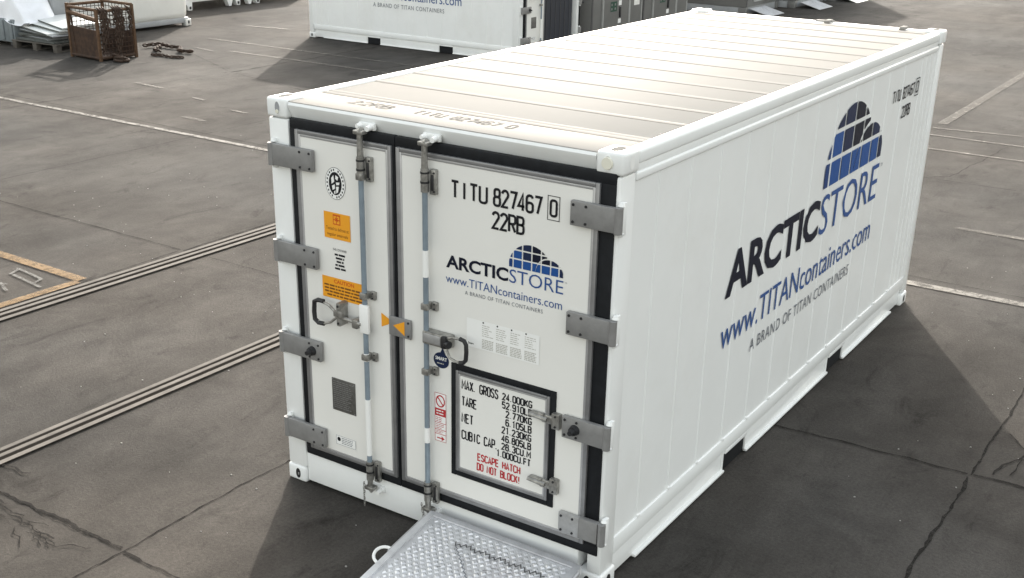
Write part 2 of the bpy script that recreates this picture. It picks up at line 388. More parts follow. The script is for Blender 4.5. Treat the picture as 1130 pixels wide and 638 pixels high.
def greek(mb, u0, u1, v0, v1, lines, fn, m, h, lh=0.5, rng_=(0.6, 1.0), center=False):
    """rows of unreadably small print"""
    st = (v1-v0)/lines
    for k in range(lines):
        y = v1-(k+0.5)*st; w = (u1-u0)*random.uniform(*rng_)
        x = (u0+u1)/2-w/2 if center else u0
        e = x+w
        while x < e-st*0.3:
            ww = min(e-x, random.uniform(0.8, 3.0)*st*0.8)
            mb.face([fn(x, y-st*lh/2, h), fn(x+ww, y-st*lh/2, h), fn(x+ww, y+st*lh/2, h), fn(x, y+st*lh/2, h)], m)
            x += ww+st*0.3

def igloo(mb, u0, v0, S, fn, h):
    """domed block-built logo; S = width of the whole mark"""
    W = 1.0; r1 = 0.40; c1 = 0.40; H1 = 0.405; r2 = 0.25; c2 = 0.75; H2 = 0.235
    def top1(u): return H1*math.sqrt(max(0, 1-((u-c1)/r1)**2)) if abs(u-c1) < r1 else 0
    def top2(u): return H2*math.sqrt(max(0, 1-((u-c2)/r2)**2)) if abs(u-c2) < r2 else 0
    cols = [0.0, 0.085, 0.255, 0.425, 0.595, 0.765, 0.915, 1.0]
    rows = [0, 0.142, 0.288, 0.44]; g = 0.012
    for ci in range(7):
        for ri in range(3):
            a, b = cols[ci]+g, cols[ci+1]-g; lo, hi = rows[ri]+(g if ri else 0), rows[ri+1]-g
            N = 8
            cmat = [[BLUE2, BLUE, BLUE, BLUE, BLUE, BLUE, NAVY], [BLUE2, BLUE, NAVY, NAVYD, NAVYD, NAVY, NAVY], [NAVY, NAVY, NAVY, NAVYD, NAVYD, NAVY, NAVY]][ri][ci]
            for k in range(N):
                x0 = a+(b-a)*k/N; x1 = a+(b-a)*(k+1)/N; xm = (x0+x1)/2
                def span(u):
                    t1, t2 = top1(u), top2(u)
                    return t1, t2
                t1m, t2m = span(xm)
                segs = []
                if t2m <= 0: segs.append((lo, min(hi, t1m), 1))
                else:
                    segs.append((lo, min(hi, t2m), 2))
                    if t1m > t2m+0.03: segs.append((max(lo, t2m+0.025), min(hi, t1m), 1))
                for s0, s1, who in segs:
                    if s1-s0 < 0.004: continue
                    def lim(u, base):
                        t = top1(u) if who == 1 else top2(u)
                        return min(hi, t) if base >= t-1e-9 or t < hi else hi
                    y0 = lim(x0, s1) if s1 < hi-1e-6 else hi; y1 = lim(x1, s1) if s1 < hi-1e-6 else hi
                    b0 = b1 = s0
                    if who == 1 and s0 > lo+1e-6: b0 = max(lo, top2(x0)+0.025); b1 = max(lo, top2(x1)+0.025)
                    y0 = max(y0, b0); y1 = max(y1, b1)
                    mb.face([fn(u0+x*S, v0+y*S, h) for x, y in ((x0, b0), (x1, b1), (x1, y1+1e-5), (x0, y0+1e-5))], cmat)

def brand(parent, u0, w, vb, fn, h=0.0, stretch=1.0):
    """the lettering block, as four parts: bold + light word, dome mark, web address, small line. vb = base line of the big word"""
    cap = 0.098*w*stretch
    mb = MB()
    put_text(mb, "ARCTIC", u0, u0+0.545*w, vb, cap, fn, NAVYD, h, bold=0.03)
    put_text(mb, "STORE", u0+0.555*w, u0+w, vb, cap, fn, BLUET, h, bold=-0.004)
    put_text(mb, "TM", u0+1.01*w, u0+1.028*w, vb+cap*0.86, cap*0.1, fn, GREYT, h)
    mb.build("brand_name", parent, smooth=0)
    mb = MB(); igloo(mb, u0+0.545*w, vb+cap+0.02*w, 0.455*w, fn, h); mb.build("dome_mark", parent, smooth=0)
    mb = MB(); put_text(mb, "www.TITANcontainers.com", u0-0.003*w, u0+0.995*w, vb-0.115*w*stretch, 0.064*w*stretch, fn, BLUET, h, bold=-0.002)
    mb.build("web_address", parent, smooth=0)
    mb = MB(); put_text(mb, "A BRAND OF TITAN CONTAINERS", u0+0.17*w, u0+0.84*w, vb-0.176*w*stretch, 0.029*w*stretch, fn, GREYT, h, space=1.15)
    mb.build("tag_line", parent, smooth=0)

# ================================================================== SETTING
g = MB(); N = 1
g.face([(-400, -400, 0), (400, -400, 0), (400, 400, 0), (-400, 400, 0)], ASPHALT)
ground = tag(g.build("ground", smooth=0), kind='structure')
flat = lambda u, v, h: (u, v, h)
def jag(a, b, step=0.12, amp=0.012):
    a = Vector(a); b = Vector(b); n = max(2, int((b-a).length/step)); d = (b-a).normalized(); nn = Vector((-d.y, d.x)); out = []; o = 0
    for k in range(n+1):
        o = o*0.75+random.uniform(-amp, amp)
        out.append(tuple(a+(b-a)*k/n+nn*o))
    return out
def crack(mb, pts, w, lvl):
    """strip of uneven width along pts"""
    i = mb.mi(CRACK); lv = []; rv = []
    for k, p in enumerate(pts):
        a = Vector(pts[max(k-1, 0)]); b = Vector(pts[min(k+1, len(pts)-1)]); d = (b-a).normalized(); nn = Vector((-d.y, d.x)); p = Vector(p)
        ww = w*random.uniform(0.3, 1.05)/2
        lv.append(mb.bm.verts.new((*(p+nn*ww), lvl))); rv.append(mb.bm.verts.new((*(p-nn*ww), lvl)))
    for k in range(len(pts)-1):
        fc = mb.bm.faces.new((lv[k], lv[k+1], rv[k+1], rv[k])); fc.material_index = i
mb = MB(); L = [0.004]
def jt(a, b, w=0.016, amp=0.008, step=0.1):
    L[0] += 0.00015; crack(mb, jag(a, b, step, amp), w, L[0])
# slab joints
for x, w in ((-0.17, 0.013), (3.86, 0.03)): jt((x, -4), (x, 2.72), w, 0.009, 0.05); jt((x, 2.76), (x+0.03, 11.1), w*0.8, 0.008, 0.06)
jt((-4.37, -4), (-4.38, 2.96), 0.012); jt((-4.36, 2.99), (-4.30, 7.0), 0.020); jt((-4.3, 7.05), (-4.3, 15), 0.016)
jt((-8.5, -2), (-8.4, 6.9), 0.012, 0.004); jt((-8.4, 7.1), (-8.45, 15.2), 0.014)
jt((-12.35, 6), (-12.15, 11.15), 0.014); jt((-12.1, 11.2), (-12.0, 15.5), 0.034, 0.02)
jt((-16.2, 13.2), (-12.15, 11.22), 0.012); jt((-16.5, 15.6), (-16.3, 24), 0.03, 0.02)
jt((-17.5, 15.4), (-15.4, 15.5), 0.02); jt((-15.4, 15.5), (-14.5, 17.5), 0.03, 0.02)
jt((-1.7, -1.26), (-0.2, -1.265), 0.030, 0.012, 0.045); jt((-0.16, -1.27), (3.8, -1.3), 0.028, 0.010, 0.045); jt((-1.7, -1.272), (-0.5, -1.276), 0.014, 0.014, 0.04)
jt((-9, 3.05), (-4.4, 2.985), 0.018); jt((-4.05, 3.0), (-0.2, 2.92), 0.011); jt((2.3, 2.72), (3.84, 2.77), 0.026, 0.014); jt((3.88, 2.77), (9, 2.7), 0.03, 0.014)
jt((-14, 7.17), (-6.4, 7.06), 0.016, 0.004); jt((2.2, 6.86), (9, 6.86), 0.014, 0.006)
jt((-12.1, 11.18), (-9.3, 10.55), 0.016, 0.012); jt((-2, 11.1), (2.4, 11.2), 0.012)
jt((0.6, 10.6), (1.5, 11.4), 0.014, 0.03); jt((1.5, 11.4), (1.7, 13.9), 0.012, 0.02)
jt((3.98, 2.85), (4.12, 3.35), 0.02, 0.02, 0.06); jt((4.12, 3.35), (3.95, 3.6), 0.018, 0.02, 0.06); jt((4.1, 2.9), (4.16, 3.3), 0.012, 0.02, 0.05)
# broken patch of cracks in the foreground corner
for k in range(11):
    x = -1.35+random.uniform(-0.2, 0.75); y = -1.36-0.13*random.random()-0.05*(x+1.3)
    a = Vector((x, y)); ang = random.uniform(-0.5, 0.5); ln = random.uniform(0.12, 0.32)
    jt(a, a+Vector((math.cos(ang), math.sin(ang)))*ln, random.uniform(0.006, 0.014), 0.02, 0.03)
jt((-1.75, -1.62), (-1.1, -1.40), 0.03, 0.03, 0.05); jt((-1.1, -1.40), (-0.62, -1.44), 0.02, 0.02, 0.04); jt((-1.6, -1.3), (-1.25, -1.34), 0.035, 0.02, 0.05)
jt((-1.9, -1.08), (-1.45, -1.0), 0.02, 0.02, 0.05)
tag(mb.build("ground_cracks", smooth=0), kind='structure')
# painted lines
mb = MB(); lv = [0.0085]
def line(a, b, w, m=PAINTW):
    lv[0] += 0.0002
    n = max(2, int((Vector(b)-Vector(a)).length/0.5)); pts = [(a[0]+(b[0]-a[0])*k/n, a[1]+(b[1]-a[1])*k/n+random.uniform(-0.004, 0.004)) for k in range(n+1)]
    strip(mb, pts, w, flat, m, lv[0])
line((-24, 6.97), (-2.0, 6.86), 0.10); line((2.25, 6.63), (12, 6.78), 0.13, PAINTW)
line((2.2, 8.95), (12, 9.05), 0.10, PAINTF)
line((-15.8, 14.03), (12, 14.05), 0.085, PAINTF); line((-14.0, 13.02), (12, 13.03), 0.085, PAINTF)
line((0.44, 15.0), (0.5, 40), 0.16, PAINTF)
line((0.4, 14.6), (2.2, 14.9), 0.07, PAINTF); line((0.55, 21.5), (1.2, 21.6), 0.1, PAINTF)
line((-12.6, 9.3), (-11.7, 9.2), 0.09, PAINTF); line((-10.7, 8.95), (-10.35, 8.9), 0.09, PAINTF)
line((-9.6, 7.75), (-9.1, 7.7), 0.10, PAINTF); line((-14.9, 12.9), (-14.2, 12.75), 0.08, PAINTF); line((-16.6, 16.1), (-15.4, 16.3), 0.12, PAINTF)
line((-9.4, 8.6), (-9.0, 8.55), 0.07, PAINTF)
line((-7.2, 1.79), (-4.43, 1.755), 0.12, PAINTO); line((-4.42, 1.69), (-4.50, -2.0), 0.11, PAINTO)
for a, b in (((-5.237, 1.594), (-4.762, 1.532)), ((-4.762, 1.532), (-4.72, 1.42)), ((-5.098, 1.453), (-4.568, 1.378)), ((-5.2, 1.6), (-5.13, 1.44)), ((-5.0, 1.23), (-4.74, 1.12)), ((-5.1, 1.0), (-4.9, 1.25))):
    line(a, b, 0.035, PAINTC)
tag(mb.build("painted_lines", smooth=0), kind='structure')
# embedded channel rails
mb = MB()
for xa, xb, w, ya, yb in ((-4.245, -4.13, 0.235, -6, 13.5), (-1.83, -1.735, 0.2, -6, 13.5)):
    sl = (xb-xa)/(4.0)
    def px(y): return (xa+xb)/2+((-4.14+4.02)/3.4*0.0+0.034)*(y-2.3)*(1 if xa < -3 else 0.75)*0.6
    for k, (o, ww, m, z) in enumerate(((-0.5, 0.2, RAILST, 0.016), (-0.29, 0.14, GROOVE, 0.0155), (-0.1, 0.2, RAILST, 0.0165), (0.14, 0.2, GROOVE, 0.0155), (0.36, 0.24, RAILST, 0.016))):
        n = 24
        pts = [(px(ya+(yb-ya)*i/n)+(o+0.1)*w*1.0+0.5*ww*w*0, ya+(yb-ya)*i/n) for i in range(n+1)]
        strip(mb, pts, ww*w*1.02, flat, m, z)
tag(mb.build("embedded_rails", smooth=0), kind='structure')
# loose grit
mb = MB()
for k in range(300):
    x = random.uniform(-8, 5); y = random.uniform(-2, 9)
    if -0.1 < x < 2.6 and y > -0.05: continue
    s = random.uniform(0.002, 0.0055)
    mb.box(x-s, x+s, y-s*0.8, y+s*0.8, 0.001, 0.001+s*1.1, GRITM)
tag(mb.build("loose_grit", smooth=0), kind='stuff', label="pale specks of grit strewn over the asphalt yard", cat="grit")

# ================================================================== WHITE CONTAINER
W, LN, H = 2.438, 6.058, 2.591
front = lambda u, v, h: (u, -h, v)                 # door end
sideR = lambda u, v, h: (W+h, u, v)                # right side, read along +y
sideL = lambda u, v, h: (-h, LN-u, v)              # left side, read along -y
top = lambda u, v, h: (u, v, h)

box = thing("shipping_container", "white refrigerated container in front with all doors shut and orange stickers", "container", (0, 0, 0), 0, "white containers")
# frame
mb = MB()
for x0, x1 in ((0.008, 0.165), (W-0.10, W-0.008)): mb.box(x0, x1, 0.0, 0.16, 0.12, H-0.119, WHITE, 0.012)
mb.box(0.002, 0.05, 0.006, 0.16, 0.12, H-0.119, WHITE, 0.008)
for x0 in (0.006, W-0.136): mb.box(x0, x0+0.13, LN-0.13, LN-0.006, 0.12, H-0.119, WHITE, 0.012)
mb.box(0.163, W-0.163, 0.012, 0.16, 0.022, 0.232, WHITE, 0.008)           # door sill
mb.prism([(0.006, H-0.030), (0.014, H-0.016), (0.14, H-0.016), (0.14, H-0.118), (0.050, H-0.118), (0.010, H-0.045)], 0.163, W-0.163, lambda u, v, h: (h, u, v), WHITE)       # door header, leaning inward below
mb.box(0.163, W-0.163, LN-0.12, LN-0.02, 0.022, 0.2, WHITE, 0.006)
mb.box(0.163, W-0.163, LN-0.12, LN-0.02, H-0.12, H-0.014, WHITE, 0.01)
for sx in (0, 1):
    X = lambda a, b: (a, b) if sx == 0 else (W-b, W-a)
    # top side rail with two grooves
    a, b = X(0.006, 0.09); mb.box(a, b, 0.177, LN-0.177, 2.505, H-0.008, WHITE, 0.018, 3)
    a, b = X(0.016, 0.09); mb.box(a, b, 0.1775, LN-0.1775, 2.466, 2.507, WHITE, 0.002)
    a, b = X(0.005, 0.08); mb.box(a, b, 0.165, LN-0.165, 2.42, 2.468, WHITE, 0.012, 3)
    # bottom side rail: channel with pockets
    a, b = X(0.004, 0.07); mb.box(a, b, 0.15, LN-0.15, 0.19, 0.302, WHITE, 0.010)
    spans = ((0.1625, 1.765), (2.148, 3.86), (4.243, LN-0.1625))
    for y0, y1 in spans:
        a, b = X(0.03, 0.07); mb.box(a, b, y0, y1, 0.024, 0.192, WHITE, 0.003)
        e0 = y0+(0.28 if y0 < 0.2 else 0); e1 = y1-(0.28 if y1 > 5.8 else 0)
        a, b = X(0.0035, 0.075); mb.box(a, b, e0, e1, 0.014, 0.034, WHITE, 0.006)
    for yc in (1.9565, 4.0515):
        for yy in (yc-0.1915-0.012, yc+0.1915): a, b = X(0.02, 0.045); mb.box(a, b, yy, yy+0.012, 0.016, 0.188, WHITE, 0.002)
        a, b = X(0.008, 0.04); mb.box(a, b, yc-0.19, yc+0.19, 0.156, 0.186, WHITE, 0.002)
    # little clips along ledge
    k = 0.45
    while k < 5.7:
        a, b = X(0.000, 0.02); mb.box(a, b, k-0.012, k+0.012, 0.296, 0.316, WHITE, 0.003); k += 0.41
frame = mb.build("frame", box)
mb = MB()
for yc in (1.9565, 4.0515): mb.box(0.034, W-0.034, yc-0.1915, yc+0.1915, 0.012, 0.156, RUBBER)  # black blocks stand in for the shade inside the open fork pockets
mb.box(0.09, W-0.09, 0.17, LN-0.14, 0.19, 0.24, GREYDK)
mb.build("underframe", box)
# corner castings
def casting(x0, y0, z0):
    mb = MB(); x0 += -0.004 if x0 < 1 else 0.004; y0 += -0.005 if y0 < 3 else 0.005; z0 += 0.004 if z0 > 1 else 0; x1 = x0+0.162; y1 = y0+0.178; z1 = z0+0.118
    mb.box(x0, x1, y0, y1, z0, z1, WHITE, 0.018, 3)
    cz = (z0+z1)/2; low = z0 < 1
    dk = DSTEEL if low else CREAM
    fy = y0-0.0012 if y0 < 3 else y1+0.0012; fx = x0-0.0012 if x0 < 1 else x1+0.0012
    ring = arc(0, 0, 0.021, 0.037, 0, 360, 18)[:-1]
    cx = (x0+x1)/2+(0.012 if x0 < 1 else -0.012)
    if low or x0 < 1: mb.face([(cx+u, fy, cz+v) for u, v in ring], dk if low else MUTE)  # flat disc, the shade of the hole painted on
    if not low:
        sgn = -1 if y0 < 3 else 1
        mb.tube([(cx+u*1.08, fy-sgn*0.001, cz+v*1.08) for u, v in ring], 0.0035, WHITE, 6, True)
        if x0 > 1: mb.cyl((cx, fy, cz), (cx, fy+sgn*0.010, cz), 0.033, PLUG, 0.030, 18)
        else: mb.cyl((cx-0.002, fy, cz-0.022), (cx-0.002, fy+sgn*0.006, cz-0.022), 0.013, PLUG, 0.011, 12)
    if low: mb.box(cx-0.001, cx+0.010, fy-0.003, fy+0.01, cz-0.012, cz+0.006, GALV, 0.002)
    cy = (y0+y1)/2
    ring2 = arc(0, 0, 0.026, 0.036, 0, 360, 18)[:-1]
    mb.face([(fx, cy+u, cz+v) for u, v in ring2], dk if low else WHITEP)
    if z0 > 1:
        r3 = arc(0, 0, 0.032, 0.06, 0, 360, 18)[:-1]
        mb.face([((x0+x1)/2+u, cy+v, z1+0.0012) for u, v in r3], HOLE)
    return mb.build("corner_casting", box)
for x0 in (0, W-0.162):
    for y0 in (0, LN-0.178):
        for z0 in (0, H-0.118): casting(x0, y0, z0)
# roof
mb = MB()
ZR = H-0.022
mb.box(0.085, W-0.085, 0.135, LN-0.10, ZR-0.05, ZR, WROOFDIM)
mb.box(0.075, W-0.075, 0.02, 0.35, ZR-0.006, ZR+0.012, WROOFDIM, 0.005)       # doubler plate by the doors
mb.box(0.07, W-0.07, 0.34, LN-0.11, ZR-0.004, ZR+0.003, WROOFDIM, 0.001)
ys = [0.42, 0.475]
y = 0.93
while y < LN-0.25: ys.append(y); y += 0.405
for y in ys:
    pr = [(y-0.028, ZR+0.0028), (y-0.010, ZR+0.0075), (y+0.010, ZR+0.0075), (y+0.028, ZR+0.0028)]
    mb.prism(pr, 0.09, W-0.09, lambda u, v, h: (h, u, v), WROOFDIM)
for y in ys: mb.box(0.10, W-0.10, y-0.037, y-0.028, ZR+0.002, ZR+0.0045, SEAMSHADE)
for x in (1.35, 2.05): mb.box(x, x+0.05, LN-0.15, LN-0.03, ZR, ZR+0.03, WROOFDIM, 0.006)
mb.box(1.25, 1.42, LN-0.1, LN-0.03, ZR, ZR+0.02, WROOFDIM, 0.006)
roof = mb.build("roof", box)
mb = MB()
stencil(mb, "22RB", 0.47, 0.19, 0.10, top, ROOFT, width=0.30, h=ZR+0.0142, stroke=0.13)
stencil(mb, "TITU 827467 0", 0.95, 0.19, 0.10, top, ROOFT, width=0.68, h=ZR+0.0142, stroke=0.13)
mb.build("container_number", roof, smooth=0)
# side walls
def side(fn, inner, name_):
    mb = MB()
    x0, x1 = (W-0.075, W-0.016) if inner else (0.016, 0.075)
    mb.box(x0, x1, 0.10, LN-0.08, 0.3, 2.425, WHITE)
    ribs = []
    y = 0.45
    while y < 5.3: ribs.append((y, 0.020)); y += 0.408
    ribs += [(5.45, 0.014), (5.58, 0.014), (5.71, 0.014), (5.84, 0.014)]
    for y, w in ribs:
        pr = [(y-w*0.55, -0.017), (y-w*0.30, -0.0108), (y+w*0.30, -0.0108), (y+w*0.55, -0.017)]
        # shallow vertical rib
        mb.prism(pr, 0.304, 2.418, (lambda u, v, h: (W+v, u, h)) if inner else (lambda u, v, h: (-v, u, h)), WHITE)
    return mb.build("side_wall", box)
for fn, inner in ((sideR, 1), (sideL, 0)):
    sw = side(fn, inner, "side_wall")
    hh = -0.0098
    brand(sw, 1.50, 3.05, 1.375, fn, hh)
    mb = MB()
    stencil(mb, "TITU 827467", 4.68, 2.13, 0.105, fn, INK, width=0.60, h=hh, stroke=0.14)
    stencil(mb, "0", 5.345, 2.13, 0.105, fn, INK, width=0.06, h=hh, stroke=0.14)
    strip(mb, [(5.32, 2.11), (5.425, 2.11), (5.425, 2.255), (5.32, 2.255)], 0.008, fn, INK, hh, True)
    mb.build("container_number", sw, smooth=0); mb = MB()
    stencil(mb, "22RB", 5.0, 1.965, 0.105, fn, INK, width=0.23, h=hh, stroke=0.14)
    mb.build("size_code", sw, smooth=0)
mb = MB(); mb.box(0.11, W-0.11, LN-0.075, LN-0.03, 0.2, 2.48, WHITE); mb.build("end_wall", box)
# door opening seal
def ring(mb, x0, x1, z0, z1, w, y0, y1, m, bev=0.0):
    mb.box(x0, x0+w, y0, y1, z0, z1, m, bev); mb.box(x1-w, x1, y0, y1, z0, z1, m, bev)
    mb.box(x0+w, x1-w, y0+0.0006, y1-0.0006, z0, z0+w, m, bev); mb.box(x0+w, x1-w, y0+0.0006, y1-0.0006, z1-w, z1, m, bev)
# hinge positions
HZ = (2.262, 1.652, 1.035, 0.425)
def leaf(x0, x1, hinge_x, z0=0.308, z1=2.432):
    mb = MB(); mb.box(x0+0.03, x1-0.03, -0.020, 0.07, z0+0.03, z1-0.03, CREAM)
    d = mb.build("door", box, origin=(hinge_x, 0.0, 0.0))
    mb = MB()                                      # black lip seal round the leaf
    gx0 = x0-0.052 if x0 < 0.5 else x0-0.016; gx1 = x1+0.016 if x1 < 1.5 else x1+0.085
    mb.box(gx0, gx1, -0.010, 0.03, z0-0.062, z0+0.004, RUBBER, 0.006); mb.box(gx0, gx1, -0.0102, 0.03, z1-0.004, z1+0.056, RUBBER, 0.006)
    mb.box(gx0, x0+0.004, -0.0105, 0.03, z0, z1, RUBBER, 0.004); mb.box(x1-0.004, gx1, -0.0105, 0.03, z0, z1, RUBBER, 0.004)
    mb.build("gasket", d)
    mb = MB()
    ring(mb, x0, x1, z0, z1, 0.026, -0.026, 0.0, ALU, 0.004)
    ring(mb, x0+0.0245, x1-0.0245, z0+0.0245, z1-0.0245, 0.016, -0.0235, 0.0, ALUL, 0.003)
    mb.build("edge_trim", d)
    return d
dl = leaf(0.236, 0.968, 0.06); dr = leaf(1.003, 2.322, 2.40)
def rivet(mb, x, z, y=-0.06, r=0.009, m=DSTEEL): mb.cyl((x, y+0.004, z), (x, y-0.005, z), r, m, r*0.75, 10)
for zi, z in enumerate(HZ):
    for d, xa, xb, sgn in ((dl, 0.062, 0.392, 1), (dr, 2.172, 2.462, -1)):
        mb = MB(); low_r = (sgn < 0 and zi == 3)
        xs = sorted((xa, xb)); hz0, hz1 = z-0.066, z+0.066
        if low_r:
            mb.box(2.172, 2.305, -0.058, -0.027, hz0, hz1, GALV, 0.003); mb.box(2.301, 2.425, -0.056, -0.020, hz0, hz1, HINGE, 0.003)
        else:
            mb.box(xa if sgn > 0 else xa, xb, -0.058, -0.028, hz0, hz1, HINGE, 0.004)
        cx = xa-0.004 if sgn > 0 else xb-0.012
        mb.cyl((cx, -0.045, hz0-0.003), (cx, -0.045, hz1+0.003), 0.022, HINGE, seg=16)
        mb.box(cx-0.009, cx+0.009, -0.04, 0.02, hz0+0.006, hz1-0.006, HINGE, 0.004)
        px0 = 0.30 if sgn > 0 else 2.19
        pts = [(px0+dx, z+dz) for dx in (0.0, 0.075) for dz in (-0.046, 0.046)]
        for x, zz in pts: rivet(mb, x, zz, -0.058)
        mb.build("hinge", d)
        if (sgn > 0 and zi == 2) or (sgn < 0 and zi == 2):
            mb = MB(); kx = 0.325 if sgn > 0 else 2.255
            mb.cyl((kx, -0.058, z), (kx, -0.085, z), 0.032, BLACKG, 0.026, 18); mb.cyl((kx, -0.085, z), (kx, -0.115, z), 0.02, BLACKG, 0.014, 16)
            mb.build("rubber_buffer", d)
# hinge posts lugs: white rounded pins above and below barrels, on frame
for z in HZ:
    for cx in (0.058, 2.45):
        mb = MB()
        mb.cyl((cx, -0.02, z+0.072), (cx, -0.02, z+0.09), 0.02, WHITE, 0.012); mb.cyl((cx, -0.02, z-0.09), (cx, -0.02, z-0.072), 0.012, WHITE, 0.02)
        mb.box(cx-0.012, cx+0.012, -0.018, 0.02, z-0.088, z+0.088, WHITE, 0.004)
        mb.build("hinge_post", box)

# locking rods
def rod(d, x, zs_white, zbr, chain_dx):
    y = -0.062
    mb = MB()
    mb.cyl((x, y, 0.26), (x, y, 2.30), 0.0165, ROD, seg=14)
    for a, b in zs_white: mb.cyl((x, y, a), (x, y, b), 0.0182, WHITEP, seg=14)
    ob = mb.build("locking_rod", d)
    for zb in zbr:
        mb = MB()
        mb.box(x-0.024, x+0.024, y-0.022, -0.021, zb-0.02, zb+0.02, STEEL, 0.004); mb.box(x+0.024, x+0.062, -0.042, -0.0205, zb-0.027, zb+0.027, STEEL, 0.004)
        rivet(mb, x+0.044, zb-0.015, -0.042, 0.006); rivet(mb, x+0.044, zb+0.015, -0.042, 0.006)
        mb.build("rod_bracket", d)
    # upper and lower bearing + cam
    for up in (1, -1):
        mb = MB(); zc = 2.29 if up > 0 else 0.325
        mb.cyl((x, y, zc-0.07), (x, y, zc+0.06), 0.024, STEEL, seg=14)
        mb.cyl((x, y, zc-0.02), (x, y, zc-0.008), 0.0265, DSTEEL, seg=14); mb.cyl((x, y, zc+0.035), (x, y, zc+0.045), 0.0265, DSTEEL, seg=14)
        mb.box(x+0.022, x+0.064, -0.05, -0.0205, zc-0.085, zc+0.06, STEEL, 0.006)
        mb.box(x+0.036, x+0.052, -0.056, -0.049, zc-0.06, zc+0.03, DSTEEL, 0.002)
        for dz in (-0.065, 0.04): rivet(mb, x+0.054, zc+dz, -0.05, 0.007)
        z2 = zc+up*0.06; z3 = 2.492 if up > 0 else 0.195
        mb.cyl((x, y, z2), (x, y, z3), 0.020, STEEL, 0.017, 12)
        mb.box(x-0.034, x+0.034, y-0.022, y+0.03, z3-0.012, z3+0.012, STEEL, 0.005)
        mb.cyl((x-0.02, y, z3), (x+0.02, y-0.004, z3+up*0.012), 0.014, STEEL, 0.02, 12)
        mb.build("rod_cam", d)
    # keepers on header and sill belong to the frame
    for zc, up in ((2.515, 1), (0.165, -1)):
        mb = MB()
        mb.box(x-0.058, x+0.062, -0.006, 0.02, zc-0.022, zc+0.022, WHITE, 0.008)
        mb.cyl((x+0.038, 0, zc), (x+0.044, -0.052, zc-0.003), 0.019, WHITEP, 0.015, 14)
        mb.cyl((x-0.04, 0, zc), (x-0.044, -0.035, zc), 0.018, WHITEP, 0.013, 12)
        mb.build("rod_keeper", box)
    # safety chain
    mb = MB(); zc = 0.235
    for k in range(11):
        z = zc-0.0155*k; yy = -0.095+0.002*math.sin(k*1.7); xx = x-0.026+chain_dx*k*0.1+0.003*math.sin(k*2.1)
        rg = []
        for t in range(10):
            a = 2*math.pi*t/10; o = math.cos(a)*0.0055
            rg.append((xx+(o if k % 2 else 0), yy+(0 if k % 2 else o), z+math.sin(a)*0.0115))
        mb.tube(rg, 0.0023, STEEL, 5, True)
    mb.build("safety_chain", d)
rod(dl, 0.775, ((1.08, 1.13), (1.30, 1.45), (0.43, 0.82)), (2.235, 1.505, 1.105), 0.0)
rod(dr, 1.237, ((1.72, 1.88), (0.66, 0.76)), (1.54, 1.13), 0.03)
# handles
mb = MB()
mb.box(0.742, 0.815, -0.085, -0.06, 1.265, 1.45, WHITEP, 0.01)
mb.cyl((0.755, -0.08, 1.32), (0.60, -0.085, 1.335), 0.012, STEEL, seg=10)
mb.box(0.69, 0.735, -0.095, -0.03, 1.285, 1.345, STEEL, 0.008)
mb.box(0.575, 0.605, -0.10, -0.021, 1.275, 1.425, STEEL, 0.006)
mb.box(0.555, 0.63, -0.104, -0.095, 1.335, 1.375, STEEL, 0.004)
rivet(mb, 0.59, 1.405, -0.1); rivet(mb, 0.59, 1.295, -0.1)
loop = [(0.58, -0.085, 1.345), (0.51, -0.09, 1.395), (0.455, -0.095, 1.41), (0.405, -0.095, 1.40), (0.395, -0.095, 1.38)]
mb.tube(loop, 0.009, STEEL, 8); loop2 = [(0.58, -0.085, 1.335), (0.52, -0.09, 1.285), (0.46, -0.095, 1.262), (0.41, -0.095, 1.272)]
mb.tube(loop2, 0.009, STEEL, 8)
mb.tube([(0.475, -0.095, 1.413), (0.43, -0.095, 1.413), (0.398, -0.095, 1.398), (0.392, -0.095, 1.33), (0.396, -0.095, 1.28), (0.425, -0.095, 1.262), (0.47, -0.095, 1.264)], 0.0145, BLACKG, 8)
mb.build("door_handle", dl)
mb = MB()
mb.box(1.225, 1.415, -0.088, -0.022, 1.315, 1.395, STEEL, 0.008); mb.box(1.235, 1.36, -0.094, -0.086, 1.33, 1.385, GALV, 0.004)
mb.cyl((1.40, -0.09, 1.355), (1.43, -0.10, 1.355), 0.022, DSTEEL, seg=14); mb.box(1.375, 1.41, -0.11, -0.085, 1.325, 1.40, DSTEEL, 0.006)
mb.tube([(1.405, -0.09, 1.315), (1.43, -0.095, 1.275), (1.48, -0.1, 1.265), (1.53, -0.1, 1.272)], 0.008, STEEL, 8)
mb.tube([(1.41, -0.09, 1.39), (1.45, -0.095, 1.405), (1.50, -0.1, 1.41), (1.53, -0.1, 1.405)], 0.008, STEEL, 8)
mb.tube([(1.505, -0.1, 1.413), (1.535, -0.1, 1.407), (1.549, -0.1, 1.385), (1.551, -0.1, 1.34), (1.547, -0.1, 1.29), (1.53, -0.1, 1.27), (1.505, -0.1, 1.264)], 0.013, BLACKG, 8)
mb.build("door_handle", dr)
mb = MB(); HS = 0.0225
